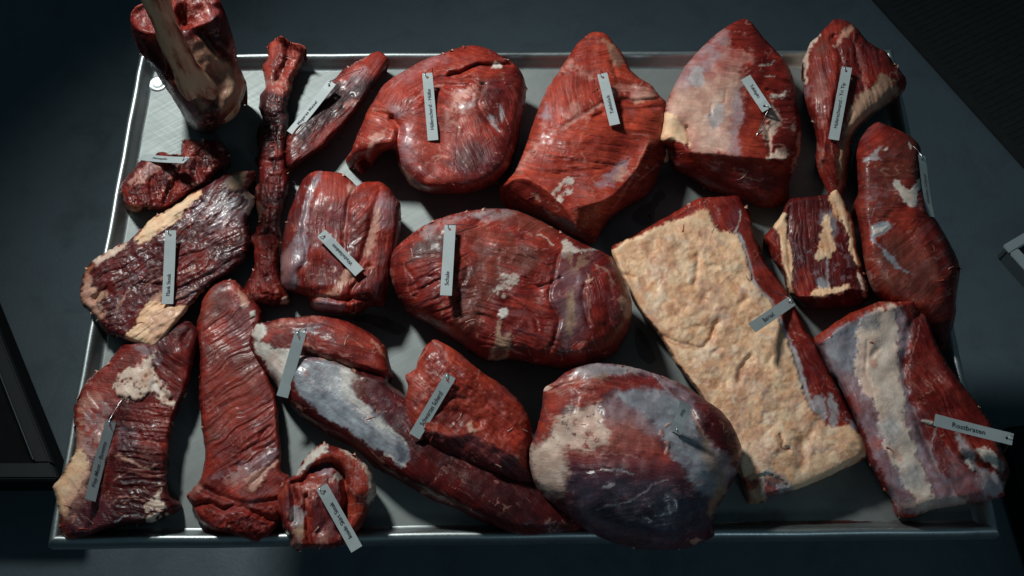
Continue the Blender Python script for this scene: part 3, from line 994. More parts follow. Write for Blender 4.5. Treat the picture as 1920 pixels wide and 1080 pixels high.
# --- spindle shaped cut
meat('beef_cut', 'slim spindle shaped shoulder cut, tapering to a point near the far rim', [
    (712, 96, .045), (722, 103, .045), (729, 111, .04), (725, 126), (711, 147), (696, 170), (681, 192), (664, 216), (644, 239), (619, 264), (612, 275), (588, 292), (560, 312, .008), (546, 320, .008), (537, 315), (534, 292), (536, 265),
    (546, 244), (562, 222), (588, 190), (610, 166), (625, 150), (641, 133), (662, 119), (686, 107), (700, 98, .045)],
    T=.052, base='deep', rag=1.0, far=.25, veins=.3, fib_angle=-48, fibres=[(None, -48, .0035, 6, 9)],
    creases=[([(640, 168), (610, 212), (575, 262)], .003, 5), ([(660, 180), (625, 220), (590, 265)], .003, 4)],
    patches=[('rose', [(625, 152), (645, 132), (690, 106), (712, 97), (726, 110), (712, 140), (690, 145), (668, 140), (640, 160)], dict(f=7)),
             ('red', [(668, 118), (702, 100), (722, 108), (708, 142), (690, 132), (678, 120)], dict(f=6, a=.7)),
             ('lilac', [(640, 160), (680, 128), (695, 135), (662, 168)], dict(f=5, a=.45)),
             ('dark', [(606, 175), (625, 155), (642, 158), (655, 172), (700, 150), (690, 172), (650, 195), (610, 240), (575, 262), (556, 240)], dict(f=10, a=.95)),  # shadow of the name tag painted into the tissue colour
             ('red', [(560, 300), (600, 240), (660, 205), (644, 238), (612, 275), (585, 292)], dict(f=14, a=.6)),
             ('pink', [(645, 195), (660, 186), (676, 188), (664, 196), (650, 202)], dict(f=3, w=3, h=1.5, a=.7))])

# --- rump
meat('beef_cut', 'big rounded rump with a dangling tail flap on its left, far row', [
    (885, 85, .085), (857, 90, .085), (833, 99, .08), (807, 107, .078), (779, 120, .072), (753, 136, .068), (730, 150), (714, 166), (701, 188), (687, 211), (679, 233), (669, 254), (659, 282), (649, 297, .014), (650, 307, .01), (657, 317, .004),
    (672, 310, .005), (681, 299, .008), (690, 308, .004), (698, 314, .003), (705, 301, .006), (719, 286, .012), (736, 280, .02), (743, 293, .016), (747, 311, .012), (755, 325, .01), (768, 346, .008), (790, 360, .006), (830, 364, .005), (880, 362, .005), (928, 347, .008),
    (952, 326, .016), (966, 291, .035), (974, 256, .05), (976, 232, .055), (983, 200), (987, 170), (982, 145), (972, 127), (957, 115), (940, 105), (920, 93), (902, 87)],
    T=.118, base='red', shreds=24, rag=.9, flat=.8, fib_angle=20,
    bumps=[(790, 190, 50, .012), (870, 110, 40, .010), (715, 235, 25, -.012), (900, 190, 40, .012)],
    creases=[([(845, 142), (872, 134), (895, 124), (922, 120), (958, 122)], .013, 4.5), ([(806, 148), (850, 146), (885, 150), (905, 160)], .006, 4), ([(735, 222), (748, 240), (745, 270), (738, 282)], .018, 7), ([(727, 215), (705, 212)], .006, 4),
             ([(812, 162), (850, 158), (880, 158)], .005, 3.5), ([(905, 160), (898, 195), (915, 225), (935, 245)], .008, 6), ([(860, 100), (868, 118)], .003, 3), ([(820, 170), (845, 168)], .004, 3), ([(682, 298), (688, 285)], .008, 5)],
    fibres=[([(720, 165), (790, 120), (800, 150), (745, 220), (715, 200)], -50, .0032, 6), ([(800, 130), (960, 90), (980, 150), (880, 150), (805, 165)], 8, .0042, 8, 6), ([(760, 155), (800, 140), (800, 200), (750, 210)], -35, .005, 8, 3),
            ([(860, 200), (980, 150), (975, 260), (930, 350), (850, 330)], 65, .0025, 7)],
    patches=[('bright', [(800, 112), (880, 86), (955, 112), (965, 130), (900, 160), (850, 140), (800, 145)], dict(f=18, a=.7)),
             ('rose', [(695, 200), (735, 150), (800, 112), (820, 120), (775, 160), (740, 215)], dict(f=16, a=.85)),
             ('lilac', [(735, 155), (800, 112), (840, 100), (800, 130), (760, 160)], dict(f=10, a=.3)),
             ('lilac', [(725, 200), (745, 195), (760, 208), (748, 225), (735, 215)], dict(f=6, a=.5)),
             ('rose', [(745, 225), (820, 200), (900, 210), (880, 260), (800, 300), (760, 330), (748, 290)], dict(f=22, a=.65)),
             ('lilac', [(750, 250), (765, 235), (770, 300), (778, 318), (760, 310), (750, 285)], dict(f=8, a=.5)),
             ('bright', [(690, 215), (705, 202), (730, 210), (746, 240), (738, 275), (715, 285), (700, 255), (685, 270)], dict(f=6, a=.9)),
             ('pink', [(692, 262), (715, 245), (724, 238), (716, 256), (700, 275), (690, 285)], dict(f=3, h=1.5, a=.9)),
             ('pink', [(830, 225), (850, 175), (878, 160), (905, 162), (895, 195), (868, 228), (835, 245)], dict(f=9, a=.8, br=.40)),
             ('silver', [(862, 200), (880, 190), (895, 180), (885, 198), (868, 210)], dict(f=4, a=.7)),
             ('dark', [(898, 165), (925, 150), (945, 190), (948, 240), (930, 225), (912, 235), (892, 232), (900, 200)], dict(f=16, a=.7)),  # shading of the right side put into colour, here and next patch
             ('deep', [(935, 130), (980, 150), (982, 200), (972, 260), (950, 320), (925, 330), (940, 230), (930, 160)], dict(f=22, a=.6)),
             ('purple', [(860, 285), (900, 265), (940, 300), (905, 340), (860, 330)], dict(f=22, a=.6)),
             ('dark', [(850, 295), (885, 270), (915, 285), (895, 320), (862, 318)], dict(f=24, a=.5)),
             ('white', [(921, 127), (930, 115), (940, 125), (938, 128)], dict(f=2, w=2, h=3)),
             ('pink', [(858, 252), (862, 238), (866, 240), (862, 256)], dict(f=2, w=2, h=1)),
             ('silver', [(914, 215), (925, 222), (936, 246), (930, 244)], dict(f=3, w=3, a=.8)),
             ('silver', [(938, 195), (946, 225), (942, 228), (936, 208)], dict(f=3, w=3, a=.8)),
             ('pale', [(746, 305), (754, 312), (790, 358), (768, 346)], dict(f=3, w=2, a=.7))],
    lines=[('pink', [(770, 190), (790, 178), (800, 168), (830, 160)], 5, .7), ('pink', [(810, 296), (825, 292), (838, 294)], 3, .6), ('pink', [(700, 205), (735, 210), (752, 200)], 4, .5)],
    mottled=[('rose', 14, .60, .5, None), ('bright', 26, .56, .4, None)])

# --- tafelstueck
meat('beef_cut', 'tall pointed red cut with a square cut near face, third along far row', [
    (1125, 60, .10), (1136, 63, .10), (1150, 80, .098), (1167, 101, .092), (1182, 130, .085), (1200, 147, .08), (1222, 160, .075), (1237, 180, .07), (1250, 193, .065), (1248, 220, .055), (1247, 245, .05), (1250, 285, .03), (1236, 322, .012), (1225, 352, .006),
    (1205, 372, .004), (1175, 390, .003), (1150, 408, .003), (1130, 433, .003), (1118, 454, .003), (1108, 459, .003), (1088, 449, .004), (1062, 435, .005), (1037, 421, .006), (1000, 402, .008), (962, 388, .01), (943, 378, .014), (936, 353, .075), (950, 337, .08), (965, 320, .075),
    (976, 294, .072), (988, 264, .07), (1000, 231, .068), (1012, 196, .07), (1026, 165, .074), (1047, 135, .08), (1066, 106, .086), (1080, 85, .092), (1100, 66, .098), (1112, 60, .1)],
    T=.135, base='bright', k=.45, rag=.9, flat=.7, soft=2, fib_angle=10,
    ridges=[[(938, 351, .076), (962, 335, .094), (990, 334, .104), (1020, 352, .108), (1042, 371, .105), (1062, 392, .098), (1082, 425, .085)], [(1062, 392, .098), (1140, 372, .10), (1190, 320, .09), (1215, 270, .085)]],
    bumps=[(1110, 250, 60, .012), (1060, 200, 60, .006), (1175, 190, 30, -.012)],
    fibres=[([(1030, 250), (1090, 235), (1240, 200), (1230, 290), (1120, 350), (1010, 330)], 8, .0045, 7, 9), ([(1075, 85), (1125, 60), (1150, 110), (1140, 145), (1080, 130)], -12, .004, 6, 8), ([(1030, 170), (1080, 130), (1130, 150), (1130, 200), (1030, 240)], 80, .0025, 5, 7), ([(940, 350), (1060, 390), (1110, 458), (960, 400)], 30, .002, 7)],
    creases=[([(1135, 195), (1160, 188), (1195, 190), (1240, 182)], .009, 4), ([(1140, 205), (1190, 205), (1245, 198)], .006, 4), ([(1060, 240), (1095, 215), (1130, 192)], .005, 5), ([(1115, 220), (1130, 215)], .008, 5), ([(1150, 120), (1160, 150), (1190, 165)], .006, 5),
             ([(1075, 300), (1150, 312), (1180, 300)], .004, 4), ([(1030, 325), (1090, 322), (1140, 315)], .003, 4)],
    patches=[('rose', [(1000, 235), (1026, 168), (1068, 108), (1095, 135), (1120, 145), (1110, 190), (1060, 230), (1000, 310), (975, 320)], dict(f=22, a=.5)),
             ('pink', [(1048, 137), (1068, 105), (1078, 122), (1110, 140), (1098, 146), (1060, 138)], dict(f=6, a=.85, br=.36)),
             ('lilac', [(1018, 205), (1030, 196), (1038, 210), (1028, 225), (1012, 222)], dict(f=6, a=.7)),
             ('pink', [(1062, 205), (1075, 192), (1090, 205), (1086, 225), (1068, 226)], dict(f=5, a=.65)),
             ('pink', [(990, 280), (1010, 262), (1004, 290), (985, 320), (970, 330)], dict(f=8, a=.6, br=.4)),
             ('pink', [(1145, 165), (1190, 158), (1232, 172), (1236, 182), (1190, 186), (1150, 182)], dict(f=6, a=.8, br=.38)),
             ('pfat', [(1186, 185), (1195, 178), (1230, 182), (1215, 190), (1190, 196)], dict(f=4, a=.7)),
             ('tan', [(1133, 75), (1150, 85), (1165, 105), (1170, 118), (1150, 122), (1142, 100)], dict(f=6, a=.8)),
             ('purple', [(1145, 95), (1160, 95), (1172, 118), (1160, 124), (1148, 112)], dict(f=8, a=.6)),
             ('lilac', [(1120, 345), (1150, 310), (1178, 292), (1175, 318), (1182, 325), (1150, 345), (1135, 352)], dict(f=4, a=.85)),
             ('pfat', [(1150, 335), (1165, 310), (1182, 322), (1168, 340)], dict(f=8, a=.5)),
             ('white', [(1040, 358), (1060, 338), (1074, 334), (1070, 358), (1055, 368), (1050, 380)], dict(f=3, h=1.5, a=.8, br=.35)),
             ('red', [(936, 352), (962, 338), (992, 338), (1020, 356), (1060, 395), (1085, 430), (1112, 456), (1060, 434), (960, 390)], dict(f=5, a=.9)),
             ('deep', [(1100, 450), (1150, 400), (1210, 345), (1250, 260), (1252, 300), (1225, 355), (1150, 410)], dict(f=16, a=.6)),  # right face in shade, painted as deeper red
             ('pfat', [(998, 360), (1008, 365), (1012, 378), (1002, 375)], dict(f=3, a=.6)), ('pfat', [(1020, 392), (1038, 405), (1040, 412), (1024, 402)], dict(f=3, a=.5))],
    lines=[('pink', [(1055, 240), (1070, 232), (1105, 210), (1130, 195)], 7, .9), ('pink', [(960, 325), (985, 300), (1010, 270), (1040, 245)], 5, .6), ('pink', [(1150, 390), (1180, 340), (1205, 290), (1212, 270)], 3, .5), ('pink', [(1185, 350), (1210, 330), (1235, 305)], 3, .5)],
    mottled=[('rose', 13, .61, .5, None)])

# --- tafelspitz
meat('beef_cut', 'wedge shaped cut with a pale membrane and curled fat lip, fourth along far row', [
    (1395, 35, .10), (1380, 40, .10), (1355, 55, .096), (1330, 75, .09), (1305, 100, .086), (1282, 128, .082), (1265, 160, .08), (1252, 186, .08), (1246, 212, .078), (1242, 245, .08), (1239, 262, .082), (1246, 271, .07), (1256, 292, .02), (1262, 314, .012), (1290, 332, .006), (1325, 353, .004), (1362, 368, .003),
    (1392, 377, .003), (1430, 390, .003), (1465, 386, .004), (1479, 376, .008), (1479, 345, .02), (1490, 316, .03), (1500, 284, .04), (1503, 257, .045), (1502, 234, .05), (1495, 195, .058), (1486, 142, .068), (1473, 116, .074), (1457, 97, .08), (1440, 80, .085), (1425, 62, .09), (1410, 43, .096), (1402, 37, .1)],
    T=.130, base='red', k=.45, rag=.8, flat=.75, soft=2, fib_angle=5,
    ridges=[[(1243, 266, .084), (1256, 255, .098), (1272, 258, .100), (1284, 272, .100), (1296, 284, .105), (1330, 287, .108), (1370, 290, .108), (1410, 294, .106), (1445, 298, .100), (1474, 300, .088)]],
    bumps=[(1350, 190, 60, .006), (1285, 245, 22, -.014), (1420, 250, 40, .006)],
    fibres=[([(1385, 145), (1480, 120), (1495, 210), (1440, 300), (1385, 290)], 8, .004, 7, 8), ([(1260, 290), (1480, 300), (1478, 380), (1400, 380)], 14, .002, 9)],
    creases=[([(1332, 215), (1335, 195), (1357, 192), (1360, 172)], .003, 3), ([(1288, 240), (1294, 258), (1290, 276)], .010, 5), ([(1415, 120), (1440, 122), (1455, 115)], .004, 4), ([(1440, 170), (1465, 178)], .006, 5), ([(1432, 215), (1440, 250), (1444, 290)], .006, 4)],
    patches=[('pink', [(1246, 212), (1265, 160), (1305, 100), (1355, 58), (1372, 75), (1362, 92), (1395, 95), (1420, 115), (1392, 130), (1385, 150), (1395, 215), (1385, 255), (1392, 292), (1300, 285), (1275, 250)], dict(f=5)),
             ('pale', [(1256, 205), (1280, 170), (1330, 150), (1385, 135), (1392, 170), (1370, 230), (1375, 285), (1310, 278), (1285, 245)], dict(f=26, a=.5, w=10)),
             ('lilac', [(1265, 165), (1300, 105), (1352, 58), (1368, 72), (1352, 95), (1330, 130), (1300, 160), (1280, 175)], dict(f=14, a=.7)),
             ('rose', [(1340, 78), (1362, 92), (1350, 98), (1338, 92)], dict(f=5, a=.6)),
             ('rose', [(1362, 98), (1378, 92), (1392, 102), (1380, 108), (1366, 106)], dict(f=5, a=.7)), ('rose', [(1300, 105), (1330, 105), (1320, 115), (1300, 118)], dict(f=8, a=.6)), ('rose', [(1345, 115), (1365, 118), (1355, 128), (1345, 125)], dict(f=5, a=.6)),
             ('silver', [(1292, 140), (1305, 125), (1322, 130), (1320, 155), (1305, 165), (1294, 155)], dict(f=4, a=.9)),
             ('pfat', [(1258, 200), (1275, 165), (1310, 168), (1345, 155), (1380, 140), (1385, 180), (1355, 190), (1330, 205), (1322, 250), (1300, 262)], dict(f=16, a=.5)),
             ('pale', [(1355, 175), (1350, 190), (1330, 205), (1325, 228), (1340, 175)], dict(f=8, a=.6)),
             ('silver', [(1330, 215), (1345, 198), (1358, 202), (1355, 225), (1340, 240), (1328, 232)], dict(f=4, a=.9)),
             ('lilac', [(1380, 160), (1392, 170), (1395, 220), (1384, 255), (1391, 290), (1365, 288), (1372, 230)], dict(f=8, a=.75)),
             ('fat', [(1243, 212), (1252, 205), (1268, 222), (1285, 240), (1294, 262), (1292, 278), (1278, 262), (1256, 258), (1240, 264)], dict(f=4, h=1)),
             ('orange', [(1238, 256), (1252, 254), (1256, 266), (1244, 270)], dict(f=5, a=.5)),
             ('tan', [(1262, 225), (1282, 232), (1288, 255), (1270, 245)], dict(f=8, a=.4)),
             ('deep', [(1364, 72), (1385, 42), (1402, 38), (1425, 66), (1440, 85), (1425, 90), (1395, 88)], dict(f=8, a=.6)),
             ('bright', [(1388, 170), (1420, 180), (1440, 235), (1440, 298), (1392, 294), (1386, 255), (1396, 215)], dict(f=5, a=.8)),
             ('pale', [(1428, 250), (1436, 225), (1446, 205), (1440, 180), (1455, 200), (1462, 230), (1452, 250), (1446, 262), (1444, 285)], dict(f=4, a=.8, br=.36)),
             ('white', [(1442, 172), (1456, 178), (1475, 172), (1468, 180), (1452, 186)], dict(f=2, w=5, h=2, a=.9)),
             ('white', [(1480, 235), (1488, 228), (1492, 245), (1486, 248)], dict(f=3, a=.8)),
             ('pale', [(1440, 290), (1455, 282), (1472, 280), (1480, 292), (1460, 300), (1435, 298)], dict(f=3, h=3)),
             ('deep', [(1456, 185), (1485, 180), (1500, 235), (1495, 285), (1465, 285), (1450, 262), (1462, 230)], dict(f=10, a=.7)),
             ('pfat', [(1488, 310), (1498, 260), (1503, 245), (1502, 285), (1482, 340)], dict(f=3, a=.8)),
             ('red', [(1246, 272), (1285, 282), (1370, 294), (1476, 304), (1480, 376), (1430, 392), (1362, 370), (1270, 322)], dict(f=3, a=1)),
             ('deep', [(1250, 290), (1300, 310), (1380, 340), (1400, 380), (1300, 345)], dict(f=24, a=.4))],  # shade at the left underside, painted into the cut face
    lines=[('pfat', [(1390, 325), (1405, 332), (1420, 340), (1432, 336)], 3, .6), ('white', [(1425, 122), (1440, 120), (1452, 114)], 3, .8), ('white', [(1435, 142), (1450, 144)], 3, .7), ('pfat', [(1460, 98), (1475, 117), (1487, 145)], 3, .7)])

# --- tri tip
meat('beef_cut', 'twisted triangular cut with a tan fat side and thin tail, far right corner', [
    (1575, 35, .085), (1562, 37, .085), (1550, 49, .082), (1537, 64, .078), (1520, 80, .07), (1512, 100), (1505, 117), (1507, 132), (1506, 150), (1506, 166), (1510, 190), (1517, 216), (1527, 241), (1531, 265), (1530, 286), (1532, 315), (1540, 336), (1552, 360, .05), (1562, 374, .05), (1574, 376, .05),
    (1584, 350, .03), (1592, 320, .03), (1596, 294, .03), (1600, 257, .03), (1613, 240, .025), (1640, 216, .02), (1665, 196, .022), (1686, 178, .035), (1697, 167, .045), (1699, 147, .055), (1687, 132, .06), (1671, 111, .065), (1661, 97, .07), (1642, 87, .074), (1625, 75, .078), (1612, 60, .082), (1600, 46, .085), (1588, 40, .085)],
    T=.108, base='red', k=.85, rag=1.4, flat=.8, fib_angle=80,
    ridges=[[(1540, 300, .075), (1548, 250, .088), (1560, 190, .10), (1570, 130, .108), (1580, 70, .10)], [(1600, 235, .062), (1640, 160, .07), (1655, 135, .075)]],
    fibres=[(None, 78, .004, 7, 9), ([(1560, 60), (1640, 90), (1650, 140), (1590, 240), (1560, 220)], 72, .004, 6, 10)],
    creases=[([(1565, 70), (1575, 110), (1575, 150), (1562, 230)], .009, 6), ([(1612, 65), (1605, 90), (1618, 140), (1620, 165)], .006, 5), ([(1580, 350), (1572, 300), (1578, 250), (1600, 210)], .006, 4), ([(1560, 75), (1585, 60), (1595, 50)], .007, 5)],
    parts=[('fat_side', [(1650, 140), (1660, 142), (1672, 150), (1684, 176), (1640, 217), (1614, 241), (1602, 258), (1597, 300), (1586, 350), (1576, 350), (1570, 310), (1580, 260), (1592, 210), (1610, 180), (1630, 165)], 4)],
    patches=[('rose', [(1510, 105), (1540, 66), (1560, 50), (1560, 110), (1545, 170), (1530, 200), (1512, 185)], dict(f=16, a=.4)),
             ('brown', [(1535, 82), (1552, 80), (1548, 105), (1530, 108)], dict(f=8, a=.7)),
             ('purple', [(1545, 120), (1555, 105), (1556, 150), (1548, 175), (1540, 150)], dict(f=8, a=.6)),
             ('deep', [(1568, 80), (1605, 70), (1620, 160), (1600, 210), (1570, 240), (1555, 230), (1572, 150)], dict(f=14, a=.65)),
             ('deep', [(1612, 60), (1660, 100), (1699, 150), (1690, 175), (1672, 150), (1650, 135), (1625, 150)], dict(f=16, a=.6)),
             ('pale', [(1506, 130), (1503, 110), (1518, 82), (1536, 64), (1534, 78), (1520, 92), (1514, 120), (1513, 160), (1506, 165)], dict(f=3, a=.95)),
             ('lilac', [(1507, 162), (1522, 160), (1518, 180), (1510, 185)], dict(f=5, a=.7)),
             ('pink', [(1525, 160), (1545, 140), (1552, 190), (1545, 240), (1530, 225)], dict(f=8, a=.6, br=.48)),
             ('pink', [(1536, 270), (1545, 285), (1540, 320), (1534, 300)], dict(f=4, a=.7)),
             ('pfat', [(1578, 60), (1595, 46), (1603, 52), (1592, 62), (1580, 80), (1565, 90)], dict(f=4, h=2, a=.8)),
             ('tan', [(1650, 140), (1660, 142), (1672, 150), (1684, 176), (1640, 217), (1614, 241), (1602, 258), (1597, 300), (1586, 350), (1576, 350), (1570, 310), (1580, 260), (1592, 210), (1610, 180), (1630, 165)], dict(f=4, w=4)),
             ('pfat', [(1600, 190), (1640, 160), (1670, 160), (1660, 185), (1615, 225), (1600, 240)], dict(f=12, a=.35)),
             ('brown', [(1580, 262), (1600, 255), (1592, 320), (1578, 340)], dict(f=10, a=.7)),
             ('pfat', [(1557, 372), (1568, 352), (1576, 340), (1578, 360), (1570, 378)], dict(f=4, a=.8))],
    lines=[('pink', [(1600, 60), (1610, 110), (1620, 150), (1623, 172)], 2.5, .6), ('pink', [(1568, 310), (1560, 280), (1570, 250), (1575, 230)], 3, .4)])

# --- short rib block
meat('beef_cut', 'small square block with white fat edges and a fat strip in its middle', [
    (1480, 374, .062), (1520, 369, .064), (1552, 364, .066), (1570, 357, .066), (1588, 390, .062), (1600, 418, .055), (1603, 445, .05), (1608, 472, .045), (1618, 502, .038), (1628, 540, .03), (1631, 556, .022), (1624, 566, .006), (1611, 575, .004), (1550, 580, .003), (1506, 577, .004), (1496, 565, .012), (1476, 548, .018),
    (1468, 515, .02), (1450, 490, .02), (1440, 464, .025), (1432, 445, .045), (1450, 424, .05), (1467, 399, .055)],
    T=.080, base='deep', k=.45, rag=1.0, flat=.5, soft=1, fib_angle=82,
    ridges=[[(1500, 556, .058), (1530, 554, .064), (1560, 551, .066), (1595, 542, .064), (1622, 545, .045)], [(1438, 446, .05), (1460, 470, .052), (1480, 520, .05), (1498, 555, .05)]],
    fibres=[(None, 84, .003, 5, 12)], creases=[([(1480, 390), (1478, 470), (1490, 550)], .004, 4), ([(1595, 400), (1596, 470), (1610, 530)], .006, 5)],
    parts=[('fat_edge', [(1558, 362), (1572, 358), (1590, 392), (1600, 418), (1602, 440), (1612, 480), (1617, 500), (1608, 500), (1592, 470), (1590, 440), (1578, 415), (1562, 390)], 4), ('fat_strip', [(1540, 440), (1545, 405), (1550, 400), (1560, 440), (1566, 462), (1556, 480), (1530, 484), (1538, 466)], 4)],
    patches=[('red', [(1434, 446), (1458, 420), (1462, 460), (1472, 500), (1468, 515), (1450, 488)], dict(f=8, a=.9)),
             ('fat', [(1448, 424), (1468, 400), (1474, 400), (1478, 440), (1484, 480), (1484, 530), (1488, 552), (1478, 548), (1472, 505), (1466, 470), (1458, 432)], dict(f=3, w=3, h=2)),
             ('deep', [(1482, 378), (1558, 366), (1560, 400), (1540, 440), (1500, 450), (1482, 440)], dict(f=12, a=.6)),  # cast shadow of the taller neighbours, laid on as deep red
             ('red', [(1488, 552), (1500, 510), (1520, 500), (1525, 550), (1500, 570)], dict(f=10, a=.8)),
             ('blue', [(1536, 400), (1545, 395), (1566, 410), (1568, 445), (1556, 450), (1545, 430)], dict(f=6, a=.6)),
             ('fat', [(1540, 440), (1545, 405), (1550, 400), (1560, 440), (1566, 462), (1556, 480), (1530, 484), (1538, 466)], dict(f=3, w=4, h=2)),
             ('orange', [(1542, 455), (1556, 455), (1556, 472), (1545, 472)], dict(f=6, a=.5)),
             ('blue', [(1532, 525), (1540, 520), (1556, 536), (1550, 545), (1534, 542)], dict(f=4, a=.8)),
             ('fat', [(1522, 553), (1530, 538), (1560, 540), (1594, 532), (1590, 545), (1580, 548), (1560, 554), (1535, 556)], dict(f=3, w=5, h=2.5)),
             ('fat', [(1558, 362), (1572, 358), (1590, 392), (1600, 418), (1602, 440), (1612, 480), (1617, 500), (1608, 500), (1592, 470), (1590, 440), (1578, 415), (1562, 390)], dict(f=3, w=4, h=3)),
             ('orange', [(1556, 370), (1568, 392), (1572, 412), (1562, 405)], dict(f=5, a=.7)),
             ('pale', [(1604, 505), (1616, 520), (1629, 552), (1622, 556), (1612, 535)], dict(f=3, h=2)),
             ('deep', [(1496, 566), (1530, 558), (1600, 548), (1626, 562), (1600, 577), (1520, 580)], dict(f=4, a=.9))],
    lines=[('silver', [(1552, 485), (1550, 510), (1554, 535)], 4, .6)], mottled=[('lilac', 10, .60, .5, [(1490, 445), (1600, 445), (1600, 530), (1500, 530)])])

# --- eye of round
meat('beef_cut', 'long smooth oval cut with white sinew patches along the right rim', [
    (1645, 229, .085), (1626, 242, .08), (1610, 267, .07), (1604, 288), (1607, 320), (1609, 360), (1602, 383), (1609, 415), (1614, 445), (1617, 466), (1622, 502), (1632, 536, .03), (1650, 561, .02), (1700, 588, .01), (1738, 612, .008), (1752, 640, .006), (1765, 655, .005),
    (1780, 638, .012), (1792, 590, .028), (1794, 552, .038), (1800, 510, .045), (1795, 484, .048), (1783, 460, .05), (1775, 445, .05), (1757, 415, .054), (1743, 395, .056), (1731, 345, .064), (1726, 296, .07), (1726, 277, .072), (1712, 260, .075), (1692, 247, .08), (1665, 235, .084)],
    T=.120, base='red', k=.95, rag=.6, flat=.85, fib_angle=-40, seed=501,
    fibres=[([(1610, 290), (1730, 300), (1740, 410), (1610, 420)], 2, .0022, 5, 9), (None, 38, .0014, 7, 12)],
    creases=[([(1655, 415), (1680, 395), (1700, 385)], .004, 6), ([(1725, 330), (1722, 380), (1740, 430), (1770, 500)], .007, 10)],
    patches=[('brown', [(1650, 270), (1720, 262), (1725, 330), (1660, 330), (1640, 300)], dict(f=24, a=.55)),
             ('brown', [(1625, 300), (1690, 330), (1690, 380), (1655, 410), (1615, 400), (1612, 360)], dict(f=22, a=.5)),
             ('brown', [(1630, 480), (1680, 440), (1750, 470), (1770, 520), (1740, 560), (1660, 550)], dict(f=26, a=.75)),
             ('bright', [(1680, 400), (1730, 390), (1750, 430), (1745, 470), (1700, 450)], dict(f=22, a=.5)),
             ('bright', [(1616, 450), (1650, 470), (1640, 520), (1622, 500)], dict(f=14, a=.6)), ('bright', [(1690, 545), (1760, 590), (1780, 610), (1740, 600)], dict(f=18, a=.6)),
             ('deep', [(1722, 340), (1745, 400), (1785, 465), (1800, 510), (1792, 590), (1770, 540), (1745, 470), (1725, 400)], dict(f=14, a=.75)),  # side turned away from the lamp, its shade painted in
             ('lilac', [(1630, 350), (1665, 345), (1680, 370), (1655, 390), (1630, 385)], dict(f=14, a=.35, br=.5)),
             ('silver', [(1628, 296), (1640, 282), (1656, 270), (1648, 288), (1655, 304), (1640, 299), (1620, 300)], dict(f=2.5, w=3, h=1)),
             ('white', [(1656, 280), (1664, 275), (1667, 280), (1660, 283)], dict(f=2, w=1, h=1.5)),
             ('white', [(1675, 336), (1688, 345), (1700, 358), (1712, 350), (1726, 335), (1730, 340), (1722, 360), (1718, 382), (1708, 386), (1692, 376), (1684, 358)], dict(f=2.5, w=3, h=1.5)),
             ('blue', [(1636, 425), (1655, 415), (1672, 425), (1660, 436), (1640, 446), (1650, 458), (1668, 472), (1690, 500), (1708, 512), (1692, 510), (1670, 490), (1650, 465), (1633, 452)], dict(f=2.5, w=3, h=.8)),
             ('white', [(1636, 432), (1664, 424), (1655, 434), (1638, 440)], dict(f=3, w=2, h=1.5)),
             ('pink', [(1622, 505), (1632, 535), (1650, 560), (1640, 535), (1630, 510)], dict(f=3, a=.8)),
             ('dark', [(1745, 608), (1785, 600), (1782, 635), (1765, 652), (1750, 640)], dict(f=8, a=.9)),
             ('white', [(1703, 265), (1710, 275), (1708, 280)], dict(f=2, w=1, h=2))],
    mottled=[('rose', 9, .62, .4, None)])

